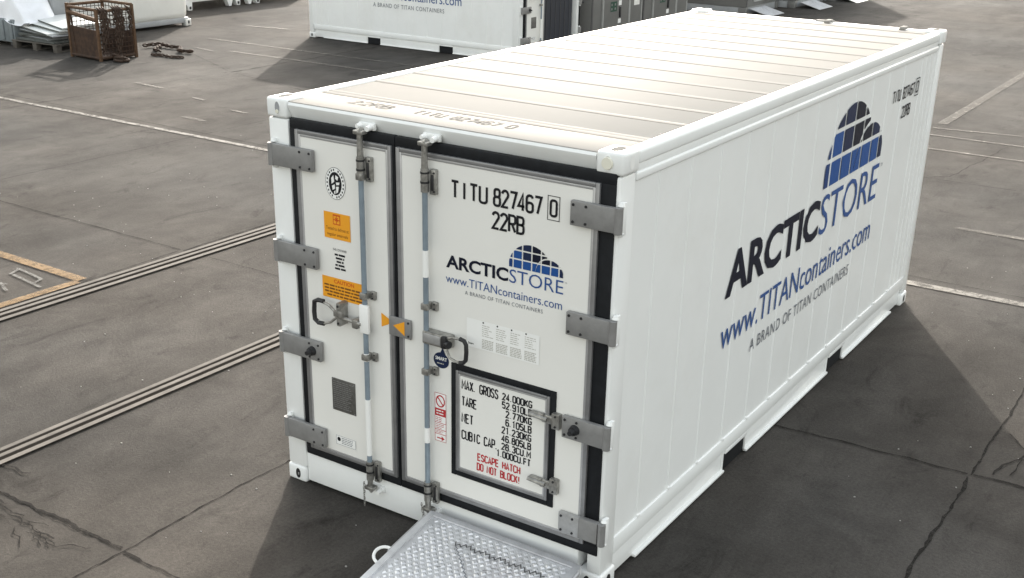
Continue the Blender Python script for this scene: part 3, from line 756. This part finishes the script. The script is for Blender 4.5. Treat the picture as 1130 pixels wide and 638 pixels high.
# oval class mark, left leaf
def ell(mb, cx, cz, a, b, m, h, n=28): mb.face([front(cx+a*math.cos(2*math.pi*k/n), cz+b*math.sin(2*math.pi*k/n), h) for k in range(n)], m)
cx, cz = 0.542, 2.147
ell(mb, cx, cz, 0.078, 0.098, INK, HS); ell(mb, cx, cz, 0.0755, 0.0955, WHITEP, HS+0.0004)
ell(mb, cx, cz, 0.05, 0.070, INK, HS+0.0008)
for k in range(22):
    if k in (5, 16): continue
    a = 2*math.pi*k/22; ca, sa = math.cos(a), math.sin(a); p = (cx+0.063*ca, cz+0.083*sa)
    mb.face([front(p[0]+du, p[1]+dv, HS+0.0008) for du, dv in ((-0.0045, -0.006), (0.0045, -0.006), (0.0045, 0.006), (-0.0045, 0.006))], INK)
for pts in ([(-0.03, 0.03), (-0.012, 0.05), (-0.006, 0.012), (-0.028, -0.005)], [(0.004, 0.052), (0.026, 0.042), (0.018, 0.02), (0.002, 0.03)], [(-0.026, -0.016), (-0.004, -0.004), (-0.002, -0.03), (-0.022, -0.042)], [(0.006, 0.008), (0.034, 0.012), (0.03, -0.004), (0.008, -0.008)], [(0.006, -0.018), (0.028, -0.014), (0.02, -0.05), (0.006, -0.06)], [(-0.012, -0.05), (0.0, -0.04), (0.0, -0.062), (-0.008, -0.064)]):
    mb.face([front(cx+u, cz+v, HS+0.0012) for u, v in pts], WHITEP)
mb.build("class_mark", dl, smooth=0)
mb = MB()
def card(mb, x0, x1, z0, z1, m, h=HS): mb.face([front(x0, z0, h), front(x1, z0, h), front(x1, z1, h), front(x0, z1, h)], m)
card(mb, 0.440, 0.646, 1.802, 1.966, ORANGE)
card(mb, 0.512, 0.570, 1.893, 1.956, REDORANGE, HS+0.0004)
for u in (0.517, 0.543): 
    for v in (1.899, 1.926): card(mb, u, u+0.021, v, v+0.021, ORANGE, HS+0.0008)
strip(mb, [(0.530, 1.916), (0.552, 1.936)], 0.006, front, REDORANGE, HS+0.0012); strip(mb, [(0.530, 1.936), (0.552, 1.916)], 0.006, front, REDORANGE, HS+0.0014)
put_text(mb, "Tested to defrost at", 0.455, 0.632, 1.856, 0.020, front, BROWNT, HS+0.0006)
put_text(mb, "regular intervals", 0.462, 0.625, 1.820, 0.020, front, BROWNT, HS+0.0006)
mb.build("defrost_sticker", dl, smooth=0)
mb = MB()
put_text(mb, "THE CONTAINER", 0.50, 0.61, 1.728, 0.014, front, INK, HS)
greek(mb, 0.50, 0.61, 1.605, 1.715, 5, front, INK, HS, 0.55, (0.5, 0.9), True)
mb.build("notice_print", dl, smooth=0)
mb = MB()
card(mb, 0.405, 0.758, 1.415, 1.552, ORANGE)
put_text(mb, "CAUTION", 0.5, 0.66, 1.517, 0.024, front, REDORANGE, HS+0.0006, bold=0.02)
greek(mb, 0.42, 0.745, 1.425, 1.508, 4, front, BROWNT, HS+0.0006, 0.5, (0.85, 1.0), True)
mb.build("caution_sticker", dl, smooth=0)
mb = MB()
mb.box(0.447, 0.640, -0.0245, -0.020, 0.648, 0.873, PLATE, 0.002)
greek(mb, 0.458, 0.63, 0.665, 0.86, 14, front, ALU, 0.025, 0.35, (0.7, 1.0))
for x in (0.455, 0.632):
    for z in (0.657, 0.864): rivet(mb, x, z, -0.0245, 0.004, ALU)
mb.build("data_plate", dl)
mb = MB()
card(mb, 0.462, 0.628, 0.402, 0.468, WHITEP); strip(mb, [(0.464, 0.404), (0.626, 0.404), (0.626, 0.466), (0.464, 0.466)], 0.002, front, GREYT, HS+0.0004, True)
ell(mb, 0.487, 0.442, 0.014, 0.015, INK, HS+0.0006, 14); greek(mb, 0.51, 0.615, 0.412, 0.46, 4, front, GREYT, HS+0.0006, 0.4, (0.6, 1.0))
mb.build("serial_sticker", dl, smooth=0)
mb = MB()
mb.face([front(0.868, 1.405, HS), front(0.868, 1.315, HS), front(0.940, 1.352, HS), front(0.940, 1.372, HS)], ORANGE)
mb.build("orange_arrow", dl, smooth=0)
# centre catch plate on right leaf
mb = MB()
mb.box(0.94, 1.105, -0.042, -0.027, 1.288, 1.410, HINGE, 0.004)
for z in (1.308, 1.392): rivet(mb, 1.088, z, -0.042, 0.008)
mb.face([(1.06, -0.0435, 1.395), (1.06, -0.0435, 1.305), (0.975, -0.0435, 1.355)], ORANGE)
mb.build("centre_catch", dr)
# right leaf lettering
mb = MB()
stencil(mb, "TITU", 1.392, 2.202, 0.105, front, INK, width=0.235, h=HS)
stencil(mb, "827467", 1.675, 2.202, 0.105, front, INK, width=0.300, h=HS)
stencil(mb, "0", 2.034, 2.206, 0.098, front, INK, width=0.036, h=HS)
strip(mb, [(2.016, 2.190), (2.088, 2.190), (2.088, 2.320), (2.016, 2.320)], 0.004, front, INK, HS, True)
mb.build("container_number", dr, smooth=0); mb = MB()
stencil(mb, "22RB", 1.668, 2.073, 0.105, front, INK, width=0.200, h=HS)
mb.build("size_code", dr, smooth=0)
brand(dr, 1.353, 0.775, 1.792, front, HS)
mb = MB()
card(mb, 1.498, 1.990, 1.345, 1.520, WHITEP)
for k in range(4):
    x = 1.605+0.096*k
    ell(mb, x+0.008, 1.511, 0.0055, 0.0055, INK, HS+0.0004, 10)
    greek(mb, x, x+0.078, 1.425, 1.500, 6, front, FAINT, HS+0.0006, 0.35, (0.6, 1.0)); greek(mb, x, x+0.08, 1.352, 1.412, 6, front, FAINT, HS+0.0006, 0.6, (0.9, 1.0))
put_text(mb, "Smart", 1.508, 1.548, 1.362, 0.012, front, INK, HS+0.0006, bold=0.02)
mb.build("instruction_sheet", dr, smooth=0)
mb = MB(); ell(mb, 1.315, 1.205, 0.056, 0.050, NAVY, HS); mb.face([front(u, v, HS+0.0002) for u, v in ((1.305, 1.245), (1.35, 1.24), (1.325, 1.29))], NAVY)
put_text(mb, "SMART", 1.273, 1.357, 1.205, 0.022, front, WHITEP, HS+0.0006, bold=0.02); greek(mb, 1.285, 1.345, 1.178, 1.191, 1, front, FAINT, HS+0.0006)
mb.build("smart_badge", dr, smooth=0)
mb = MB(); x0, x1, z0, z1 = 1.265, 1.350, 0.668, 0.990
card(mb, x0, x1, z0, z1, WHITEP); strip(mb, [(x0+.002, z0+.002), (x1-.002, z0+.002), (x1-.002, z1-.002), (x0+.002, z1-.002)], 0.003, front, RED, HS+0.0004, True)
rg = [((x0+x1)/2+0.030*math.cos(2*math.pi*k/24), 0.937+0.036*math.sin(2*math.pi*k/24)) for k in range(24)]
strip(mb, rg, 0.0085, front, RED, HS+0.0006, True); strip(mb, [(x0+0.022, 0.961), (x1-0.022, 0.912)], 0.008, front, RED, HS+0.0009)
card(mb, x0+.004, x1-.004, 0.838, 0.888, RED, HS+0.0006); greek(mb, x0+.012, x1-.012, 0.845, 0.882, 2, front, WHITEP, HS+0.001, 0.4)
for z in (0.79, 0.745, 0.715): card(mb, x0+.003, x1-.003, z, z+0.004, RED, HS+0.0006)
greek(mb, x0+.01, x1-.01, 0.797, 0.832, 3, front, RED, HS+0.0006, 0.35); greek(mb, x0+.01, x1-.01, 0.722, 0.742, 2, front, RED, HS+0.0006, 0.35); greek(mb, x0+.01, x1-.01, 0.752, 0.786, 3, front, RED, HS+0.0006, 0.35)
strip(mb, [(x0+.016, 0.69), (x1-.016, 0.69)], 0.008, front, RED, HS+0.0006)
mb.face([front(x1-.034, 0.706, HS+0.001), front(x1-.012, 0.69, HS+0.001), front(x1-.034, 0.674, HS+0.001)], RED)
mb.build("warning_sign", dr, smooth=0)
# escape hatch
hx0, hx1, hz0, hz1 = 1.390, 2.112, 0.478, 1.215
mb = MB(); ring(mb, hx0, hx1, hz0, hz1, 0.040, -0.028, -0.018, RUBBER, 0.004)
mb.box(hx0+0.045, hx1-0.045, -0.029, -0.018, hz0+0.045, hz1-0.045, CREAM)
ring(mb, hx0+0.038, hx1-0.038, hz0+0.038, hz1-0.038, 0.020, -0.036, -0.02, ALU, 0.004); ring(mb, hx0+0.0565, hx1-0.0565, hz0+0.0565, hz1-0.0565, 0.011, -0.033, -0.02, ALUL, 0.003)
HT = 0.0302
rows = (("MAX. GROSS", 0.252, 1.064), ("TARE", 0.102, 0.957), ("NET", 0.078, 0.848), ("CUBIC CAP.", 0.252, 0.738))
for s_, wd, v in rows: stencil(mb, s_, 1.472, v, 0.064, front, INK, width=wd, h=HT, stroke=0.14, gap=0.2)
for k, (s_, wd) in enumerate((("24.000KG", 0.198), ("52.910LB", 0.198), ("2.770KG", 0.172), ("6.105LB", 0.172), ("21.230KG", 0.198), ("46.805LB", 0.198), ("28.3CU.M", 0.198), ("1.000CU.FT", 0.232))):
    stencil(mb, s_, 0, 1.071-0.0533*k, 0.048, front, INK, right=1.955, width=wd, h=HT, stroke=0.18, gap=0.19)
for s_, u0_, wd, v in (("ESCAPE HATCH", 1.588, 0.298, 0.626), ("DO NOT BLOCK!", 1.584, 0.304, 0.562)):
    stencil(mb, s_, u0_, v, 0.052, front, RED, width=wd, h=HT, stroke=0.16, gap=0.19)
hatch = mb.build("escape_hatch", dr)
for z in (1.048, 0.635):
    mb = MB()
    mb.box(1.965, 2.05, -0.062, -0.034, z-0.012, z+0.028, STEEL, 0.008, mx=None)
    mb.cyl((1.962, -0.066, z+0.012), (2.07, -0.052, z-0.004), 0.013, STEEL, 0.016, 10)
    mb.box(2.03, 2.115, -0.05, -0.028, z-0.03, z+0.022, STEEL, 0.008)
    mb.box(2.10, 2.152, -0.055, -0.02, z-0.05, z+0.045, STEEL, 0.005)
    for dz in (-0.034, 0.03): rivet(mb, 2.126, z+dz, -0.055, 0.008)
    mb.build("hatch_latch", dr)

# ------------------------------------------------------------------ second white container
box2 = copy_tree(box, None, skip={dr})
box2.location = (-8.42, 15.74, 0); box2.rotation_euler = (0, 0, R(90)); box2.scale = (1, 0.955, 1)
tag(box2, "white container behind the grey yard lines standing crosswise with one door leaf open", "container")
d2 = copy_tree(dr, box2); d2.location = (W+0.06, 0.03, 0); d2.rotation_euler = (0, 0, R(268)); d2.name = "door"
mb = MB()
mb.box(1.0, 2.29, 0.10, 0.115, 0.24, 2.45, CURTAIN)
x = 1.02
while x < 2.28: mb.box(x, x+0.012, 0.092, 0.104, 0.25, 2.44, GREYDK); x += 0.19
sc_ = mb.build("strip_curtain", box2)

# ================================================================== GREY UNITS
def grey_unit(loc, label, small=False, first=None, length=6.0):
    if first: 
        u = copy_tree(first); u.location = loc; tag(u, label); return u
    u = thing("grey_container", label, "container", loc, R(90), "dark grey containers in the row behind")
    mb = MB()
    mb.box(0.0, W, 0.0, length, 0.20, 2.6, GREYBODY, 0.015)
    mb.build("body", u)
    mb = MB()
    mb.box(0.02, W-0.02, 0.03, length-0.03, 0.0, 0.2, MUTE, 0.01)
    for y in (0.02, length-0.22):
        for x in (-0.006, W-0.194): mb.box(x, x+0.2, y-0.026, y+0.2, 0.0, 0.196, GREYBODY, 0.015)
    mb.build("skid", u)
    mb = MB()
    for z in (0.95, 1.75): mb.box(-0.008, 0.0, 0.2, length-0.2, z, z+0.03, GREYDK)
    mb.build("side_seam", u)
    for x0, x1 in ((0.5, 1.75), (1.78, 2.38)):
        mb = MB(); mb.box(x0, x1, -0.03, 0.0, 0.34, 2.4, GREYBODY, 0.006)
        d = mb.build("door", u)
        mb = MB(); ring(mb, x0-0.02, x1+0.012, 0.32, 2.42, 0.04, -0.042, -0.001, UFRAME, 0.004); mb.build("door_frame", d)
        if x0 < 1:
            mb = MB(); card(mb, 0.84, 1.14, 0.70, 0.92, GREEN, 0.032)
            for a, b in ((0.87, 0.83), (1.03, 0.83), (0.87, 0.735), (1.03, 0.735)):
                card(mb, a, a+0.06, b, b+0.05, ALU, 0.0335); 
            mb.build("exit_sign", d, smooth=0)
            mb = MB(); card(mb, 1.22, 1.36, 0.82, 0.93, WHITEP, 0.032); card(mb, 1.22, 1.36, 0.42, 0.52, WHITEP, 0.032); mb.build("notice", d, smooth=0)
            mb = MB(); mb.box(1.26, 1.32, -0.06, -0.03, 0.55, 0.79, BLACKG, 0.01); mb.build("handle", d)
        else:
            mb = MB(); card(mb, 1.98, 2.26, 0.76, 0.98, CREAM, 0.032); mb.build("notice", d, smooth=0)
    mb = MB(); mb.box(0.01, 0.07, -0.012, -0.0, 0.22, 2.58, GREYDK); mb.box(W-0.05, W-0.01, -0.012, 0, 0.22, 2.58, RUBBER); mb.build("corner_strip", u)
    mb = MB(); ring(mb, 0.0, 1.25, 0.42, 1.9, 0.05, -0.03, 0, UFRAME)
    # service hatch on the long side facing the yard
    for v in mb.bm.verts: v.co = Vector((v.co.y, 0.65+v.co.x, v.co.z))
    mb.box(-0.02, 0.0, 0.70, 1.85, 0.47, 1.85, GREYDK)
    mb.box(-0.03, -0.019, 0.86, 1.0, 0.62, 0.74, FAINT)
    mb.build("service_hatch", u)
    return u
gu = grey_unit((-8.36, 18.62, 0), "dark grey container immediately right of the open white container, green sign on its door")
grey_unit((-8.36, 21.12, 0), "dark grey container second along the row, its doors beside the first grey one", first=gu)
grey_unit((-8.04, 26.72, 0), "grey container beyond the lane with framed service hatch low on its side", first=gu)
grey_unit((-7.60, 29.3, 0), "grey container on its skid just right of and beyond the hatch-sided one", first=gu)
grey_unit((-7.35, 31.95, 0), "farthest grey container at the top edge, behind the rest of the row", first=gu)

def ramp_plate(name, loc, rz, label, width, run, rise, first=None):
    if first:
        u = copy_tree(first); u.location = loc; u.rotation_euler = (0, 0, rz); tag(u, label); return u
    u = thing(name, label, "ramp", loc, rz, "ramps before the container doors")
    # local: x across, -y is downhill, top edge at y=0,z=rise
    def P(x, s, h=0.0):
        L_ = math.hypot(run, rise); c, sn = run/L_, rise/L_
        return (x, -s*c-h*sn*0-0.0, rise-s*sn+h)
    L_ = math.hypot(run, rise)
    mb = MB()
    mb.prism([(0, 0), (width, 0), (width, L_), (0, L_)], -0.012, 0.0, lambda a, b, h: P(a, b, h), RAMP)
    # raised tread pattern: rows of small pressed lozenges
    sp = 0.05; j = 0; ss = 0.05
    while ss < L_-0.03:
        x = 0.05+(sp/2 if j % 2 else 0)
        while x < width-0.04:
            hh = random.uniform(0.002, 0.009); q0 = random.uniform(0.016, 0.022); q1 = q0*random.uniform(0.35, 0.65); jx = random.uniform(-0.003, 0.003); jy = random.uniform(-0.003, 0.003)
            A = [P(x+jx+dx*q0, ss+jy+dy*q0, 0.0003) for dx, dy in ((1, 0), (0, 1), (-1, 0), (0, -1))]; B = [P(x+jx+dx*q1, ss+jy+dy*q1, hh) for dx, dy in ((1, 0), (0, 1), (-1, 0), (0, -1))]
            for k in range(4): mb.face([A[k], A[(k+1) % 4], B[(k+1) % 4], B[k]], RAMP)
            mb.face(B, RAMP)
            x += sp
        ss += sp/2*1.15; j += 1
    mb.build("tread_plate", u)
    return u, P, L_
# ramp in front of main doors
RW, RRUN, RRISE = 1.02, 1.05, 0.185
rp, P, L_ = ramp_plate("loading_ramp", (1.300, -0.075, 0), 0, "aluminium tread-plate ramp leading up to the front container's right door", RW, RRUN, RRISE)
mb = MB()
for x0, x1 in ((-0.03, 0.012), (RW-0.012, RW+0.03)):
    n = 10
    mb.prism([(x0, 0.0), (x1, 0.0), (x1, L_), (x0, L_)], -0.045, 0.016, lambda a, b, h: P(a, b, h), RAMP)
mb.prism([(0.012, -0.006), (RW-0.012, -0.006), (RW-0.012, 0.03), (0.012, 0.03)], 0.0035, 0.014, lambda a, b, h: P(a, b, h), RAMP)
for x in (-0.032, RW+0.032):
    mb.tube([P(x, 0.05, 0.0), P(x, 0.42, 0.0)], 0.016, ALUL, 10)
mb.build("side_curb", rp)
mb = MB()
mb.tube([P(-0.02-0.075*math.sin(math.pi*k/14)**0.8, 0.46-0.07*math.cos(math.pi*k/14), 0.02*math.sin(math.pi*k/14)) for k in range(15)], 0.010, WHITEP, 8)
mb.build("carry_handle", rp)
mb = MB()   # dark zigzag lines and short strokes on the tread
zz = [(0.275+0.0175*k, 0.172+0.010*math.sin(k*0.9)+(0.012 if k % 2 else -0.012)) for k in range(37)]
strip(mb, zz, 0.007, lambda a, b, h: P(a, b, h), GREYDK, 0.0094)
z2 = [(0.30+0.0145*k+(0.008 if k % 2 else -0.008), 0.195+0.0135*k) for k in range(24)]
strip(mb, z2, 0.005, lambda a, b, h: P(a, b, h), GREYT, 0.0097)
for k in range(26):
    x = random.uniform(0.06, RW-0.06); s = random.uniform(0.06, L_-0.1)
    strip(mb, [(x, s), (x+0.022, s-0.018)], 0.004, lambda a, b, h: P(a, b, h), GREYDK, 0.0100+0.0001*k)
mb.build("tread_marks", rp, smooth=0)
r2, P2, L2 = ramp_plate("loading_ramp", (-8.0, 26.9, 0), R(90), "pale metal ramp at the door end of the hatch-sided grey container", 1.1, 0.62, 0.17)
for loc, lab in (((-7.5, 29.5, 0), "bright metal ramp with pointed edge beyond the second grey container behind the roof"), ((-7.25, 32.1, 0), "farthest bright ramp at the top edge, before the last grey container")):
    ramp_plate("", loc, R(90), lab, 1.1, 0.62, 0.17, first=r2)

# ================================================================== LEFT BACKGROUND
# rusty mesh cage
cg = thing("rusty_cage", "rusty steel cage crate with open mesh sides and chains hanging over its rim", "cage", (-15.97, 10.45, 0))
A0 = Vector((0.06, 0.04)); B0 = Vector((1.02, -0.02)); C0 = Vector((1.08, 0.82)); D0 = Vector((0.10, 0.88)); HC = 1.12
mb = MB()
for c, h in ((A0, 1.07), (B0, 1.0), (C0, 1.06), (D0, 1.15)):
    mb.box(c.x-0.028, c.x+0.028, c.y-0.028, c.y+0.028, 0, h, RUSTB, 0.006)
for a, b, h in ((A0, B0, 1.0), (B0, C0, 0.97), (C0, D0, 1.05), (D0, A0, 1.03)):
    for z in (h, 0.06): mb.tube([(*a, z), (*b, z)], 0.032, RUSTB if z > 0.5 else RUST, 6)
mb.tube([(*A0, 0.90), (*B0, 0.80)], 0.045, RUSTB, 6); mb.tube([(0.14, 0.03, 1.0), (0.24, 0.02, 0.1)], 0.02, RUST, 6)
mb.build("frame", cg)
mb = MB(); mb.prism([(0.09, 0.06), (0.99, 0.06), (0.99, 0.60), (0.09, 0.64)], -0.012, 0.012, lambda u, v, h: (u, 0.044-0.0625*u+h, v), RUST)
mb.prism([(0.09, 0.06), (0.99, 0.0), (1.04, 0.80), (0.12, 0.85)], 0.03, 0.05, lambda u, v, h: (u, v, h), RUST); mb.build("lower_panel", cg)
mb = MB()
def meshside(a, b, z0, z1, n, m):
    a = Vector(a); b = Vector(b)
    for k in range(n+1):
        p = a+(b-a)*k/n; mb.tube([(*p, z0), (*p, z1)], 0.008, m, 4)
    k = z0
    while k < z1: mb.tube([(*a, k), (*b, k)], 0.007, m, 4); k += 0.09
meshside(B0, C0, 0.06, 0.95, 11, RUST); meshside(D0, A0, 0.06, 1.0, 9, RUST); meshside(C0, D0, 0.06, 1.02, 9, RUST)
mb.prism([(0.13, 0.06), (1.03, 0.06), (1.03, 0.5), (0.13, 0.52)], -0.008, 0.008, lambda u, v, h: (u, 0.875-0.06*u+h, v), RUST)
mb.build("mesh_panel", cg)
def chain(mb, pts, rad, m, link=0.07):
    P_ = [Vector(p) for p in pts]; k = 0
    for a, b in zip(P_[:-1], P_[1:]):
        n = max(1, int((b-a).length/(link*0.72))); d = (b-a).normalized()
        s1 = d.orthogonal().normalized(); s2 = d.cross(s1)
        for i in range(n):
            c = a+(b-a)*(i+0.5)/n; s = s1 if k % 2 else s2; k += 1
            mb.tube([c+d*math.cos(2*math.pi*t/8)*link*0.55+s*math.sin(2*math.pi*t/8)*link*0.3 for t in range(8)], rad, m, 5, True)
CG = Vector((-15.97, 10.45, 0))
def pB(t, z, o=0.05): p = B0+(C0-B0)*t; return CG+Vector((p.x+o, p.y-0.02, z))
for t, lo in ((0.10, 0.22), (0.17, 0.35), (0.24, 0.5), (0.48, 0.12), (0.54, 0.16), (0.60, 0.3), (0.66, 0.5), (0.88, 0.5)):
    mb = MB(); chain(mb, [pB(t, 1.03, -0.03), pB(t, 0.99, 0.04), pB(t+0.02, (1.0+lo)/2, 0.07), pB(t, lo)], 0.019, CHAIN, 0.1)
    tag(mb.build("hanging_chain", origin=pB(t, 0.1)), "dark rusty chain draped over the rim of the cage", "chain", "chains draped over the cage rim")
for k in range(6):
    a = random.uniform(0, 6.28); c = Vector((-14.74+random.uniform(-0.16, 0.16), 10.70+random.uniform(-0.16, 0.16), 0.03+0.03*(k % 3)))
    mb = MB(); mb.tube([c+Vector((math.cos(t*0.785+a)*0.11, math.sin(t*0.785+a)*0.07, 0.015*math.sin(t*0.785))) for t in range(8)], 0.026, CHAIN, 6, True)
    tag(mb.build("shackle", origin=c), "dark rusty shackle in the small heap at the foot of the cage", "shackle", "shackles heaped by the cage")
mb = MB(); chain(mb, [(-15.7, 12.15, 0.06), (-15.6, 12.5, 0.07), (-15.2, 12.45, 0.05), (-14.95, 12.5, 0.05), (-14.6, 12.2, 0.05), (-14.35, 12.25, 0.05)], 0.018, CHAIN, 0.11)
chain(mb, [(-15.45, 12.4, 0.05), (-15.2, 12.0, 0.04), (-14.95, 11.95, 0.04)], 0.016, CHAIN, 0.1)
mb.sphere((-14.35, 12.25, 0.06), 0.055, CHAIN, (1.2, 1, 0.8)); mb.sphere((-14.62, 12.2, 0.06), 0.07, CHAIN, (1.4, 0.8, 0.6))
tag(mb.build("lifting_chain", origin=(-15, 12.3, 0)), "rusty lifting chain with hook lying on the ground right of the cage", "chain")
mb = MB(); chain(mb, [(-14.75, 11.55, 0.03), (-14.5, 11.65, 0.03), (-14.25, 11.6, 0.03), (-14.0, 11.72, 0.03)], 0.014, CHAIN, 0.09)
tag(mb.build("chain_offcut", origin=(-14.4, 11.6, 0)), "short dark chain offcut on the ground close beside the cage", "chain")
# pallet
pl = thing("wooden_pallet", "weathered wooden pallet under the stack of white boards", "pallet", (-17.2, 11.0, 0), R(5))
mb = MB()
for k in range(6): mb.box(-0.68, 0.68, -0.5+0.2*k, -0.36+0.2*k, 0.145, 0.172, WOOD, 0.004)
mb.build("deck", pl)
mb = MB()
for x in (-0.66, -0.06, 0.54):
    mb.box(x, x+0.12, -0.5, 0.64, 0.120, 0.1445, WOOD, 0.003); mb.box(x, x+0.12, -0.5, 0.64, 0.0, 0.022, WOOD, 0.003)
mb.build("bearer", pl)
for x in (-0.66, -0.06, 0.54):
    for y in (-0.5, 0.0, 0.5):
        mb = MB(); mb.box(x+0.002, x+0.118, y+0.002, y+0.138, 0.0225, 0.1195, WOOD, 0.006); mb.build("block", pl)
# white boards stacked, each its own
desc = ["lowest board in the stack, dark edged, resting on the pallet", "second board up from the pallet, pushed to the left", "third board from the bottom, grey and short",
        "fourth board in the stack, sticking out toward the cage", "fifth board, bright white and tilted in the stack", "sixth board, next to the topmost, skewed",
        "topmost bright white board leaning on the stack beside the cage"]
zc = 0.176
for k in range(7):
    th = (0.05, 0.04, 0.05, 0.035, 0.04, 0.035, 0.035)[k]
    mb = MB(); lx = (1.2, 1.1, 0.8, 1.25, 1.3, 1.3, 1.3)[k]; ly = (0.95, 0.9, 0.8, 0.95, 1.0, 0.95, 0.95)[k]
    mb.box(-lx/2, lx/2, -ly/2, ly/2, 0.004, th, BOARDE if k in (0, 2) else MUTE if k in (1, 3) else BOARD, 0.004); mb.box(-lx/2+0.003, lx/2-0.003, -ly/2-0.004, -ly/2+0.003, 0.008, th-0.006, BOARDE)
    o = mb.build("white_board"); o.location = (-17.16+(0, -0.1, -0.22, 0.08, -0.02, 0.1, 0.16)[k], 11.0+(0, 0.03, 0, 0.02, 0.06, 0.2, 0.32)[k], zc)
    o.rotation_euler = (R((0, 0, 0, 0, 1.5, 2, 3)[k]), R((0, 0.5, -0.5, 1.5, 3.0, 3.0, 3.5)[k]), R((2, -5, 11, -6, -10, -7, -12)[k]))
    zc += th+(0.002, 0.002, 0.012, 0.025, 0.025, 0.03, 0)[k]
    tag(o, desc[k], "board", "boards stacked on the pallet")
# blue-grey crate under tarp, tarp
bx = thing("storage_bin", "blue grey storage bin at the left edge, half hidden under a white tarp", "bin", (-18.46, 11.05, 0), R(3))
mb = MB(); mb.box(-1.3, 0.55, -0.5, 0.33, 0.08, 0.56, GREYBOX, 0.02)
for k in range(7): mb.box(-1.2+0.27*k, -1.12+0.27*k, -0.53, -0.499, 0.12, 0.53, GREYBOX, 0.006)
mb.build("body", bx)
for x in (-1.2, 0.3):
    mb = MB(); mb.box(x, x+0.16, -0.45, 0.3, 0.0, 0.08, GREYDK, 0.004); mb.build("runner", bx)
def tarp():
    mb = MB(); nx, ny = 34, 30; V = []
    for j in range(ny+1):
        row = []
        for i in range(nx+1):
            u = i/nx; v = j/ny
            x = -1.55+2.52*u; y = -0.62+0.97*v
            z = 1.25-0.25*u+0.25*math.sin(u*5+v*4)*0.4
            fold = 0.05*math.sin(x*9+y*3+1.3*math.sin(y*4))+0.035*math.sin(x*17-y*5)
            drop = max(0, (0.22-v)/0.22); drop2 = max(0, (u-0.80)/0.2)
            z = z+fold-0.62*drop**0.7-0.62*drop2**1.2+random.uniform(-0.008, 0.008)
            y2 = y+drop*0.12+0.05*math.sin(x*11)*drop
            row.append(mb.bm.verts.new((x+0.03*math.sin(y*9)*drop2, y2, max(0.50+0.06*math.sin(x*7)*(drop > 0), z))))
        V.append(row)
    i0 = mb.mi(TARP)
    for j in range(ny):
        for i in range(nx):
            fc = mb.bm.faces.new((V[j][i], V[j][i+1], V[j+1][i+1], V[j+1][i])); fc.material_index = i0
    o = mb.build("white_tarp", smooth=80)
    sol = o.modifiers.new("thickness", 'SOLIDIFY'); sol.thickness = 0.008
    sb = o.modifiers.new("soft", 'SUBSURF'); sb.levels = 1; sb.render_levels = 1
    o.location = (-18.46, 11.05, 0.0); o.rotation_euler = (0, 0, R(2))
    return tag(o, "crumpled white tarp draped over the bin at the left edge", "tarp")
tarp()
# grey locker behind cage
ck = thing("grey_locker", "grey sheet metal locker seen between the white tarp and the off-white tank", "locker", (-17.93, 11.7, 0), R(2))
mb = MB(); mb.box(-0.4, 0.18, -0.24, 0.25, 0.05, 1.45, MUTE, 0.012); mb.build("body", ck)
mb = MB(); mb.box(0.181, 0.195, -0.22, 0.23, 0.1, 1.4, MUTE, 0.004); mb.build("door", ck)
# off-white tank body
tk = thing("white_tank", "off-white rounded tank body on a low skid behind the rusty cage", "tank", (-17.72, 12.0, 0))
mb = MB()
prof = [(0.0, 0.14), (0.05, 0.5), (0.03, 0.85), (-0.08, 1.08), (-0.3, 1.18)]
b2 = bmesh.new(); bmesh.ops.create_cube(b2, size=1)
for v in b2.verts: v.co = Vector((-1.1+v.co.x*2.2, 1.68+v.co.y*3.3, 0.66+v.co.z*1.06))
bmesh.ops.bevel(b2, geom=b2.edges[:], offset=0.2, segments=6, profile=0.5, affect='EDGES')
mb._merge(b2, TANKW); mb.build("shell", tk)
mb = MB(); mb.box(-2.1, -0.03, 0.05, 3.32, 0.07, 0.20, MUTE, 0.02)
for y in (0.0, 3.18):
    for x in (-2.2, -0.16): mb.box(x, x+0.17, y, y+0.17, 0.0, 0.16, TANKW, 0.015)
    mb.box(0.002, 0.014, y+0.06, y+0.11, 0.05, 0.12, DSTEEL)
mb.build("skid", tk)
# white flat frames
for k, (y0, x0, lab) in enumerate(((16.75, -19.8, "white steel base frame with flared feet behind the tank's right corner"), (19.2, -19.75, "white steel base frame farther right, near the top edge by the rear container"))):
    if k == 0:
        fr0 = fr = thing("base_frame", lab, "frame", (x0, y0, 0), 0, "white base frames at the back of the yard")
        mb = MB(); mb.box(-2.2, 0.0, 0.0, 2.3, 0.22, 0.95, WHITE, 0.02); mb.box(-2.21, 0.012, -0.01, 2.31, 0.42, 0.45, MUTE); mb.build("deck", fr)
        for y in (0.0, 1.75):
            mb = MB(); mb.prism([(y+0.02, 0.24), (y+0.12, 0.02), (y+0.2, 0.02), (y+0.26, 0.17), (y+0.36, 0.17), (y+0.42, 0.02), (y+0.53, 0.02), (y+0.55, 0.24)], -0.14, 0.006, lambda u, v, h: (h, u, v), WHITE)
            mb.box(0.007, 0.016, y+0.44, y+0.5, 0.05, 0.12, DSTEEL); mb.build("foot", fr)
    else:
        fr = copy_tree(fr0); fr.location = (x0, y0, 0); tag(fr, lab)
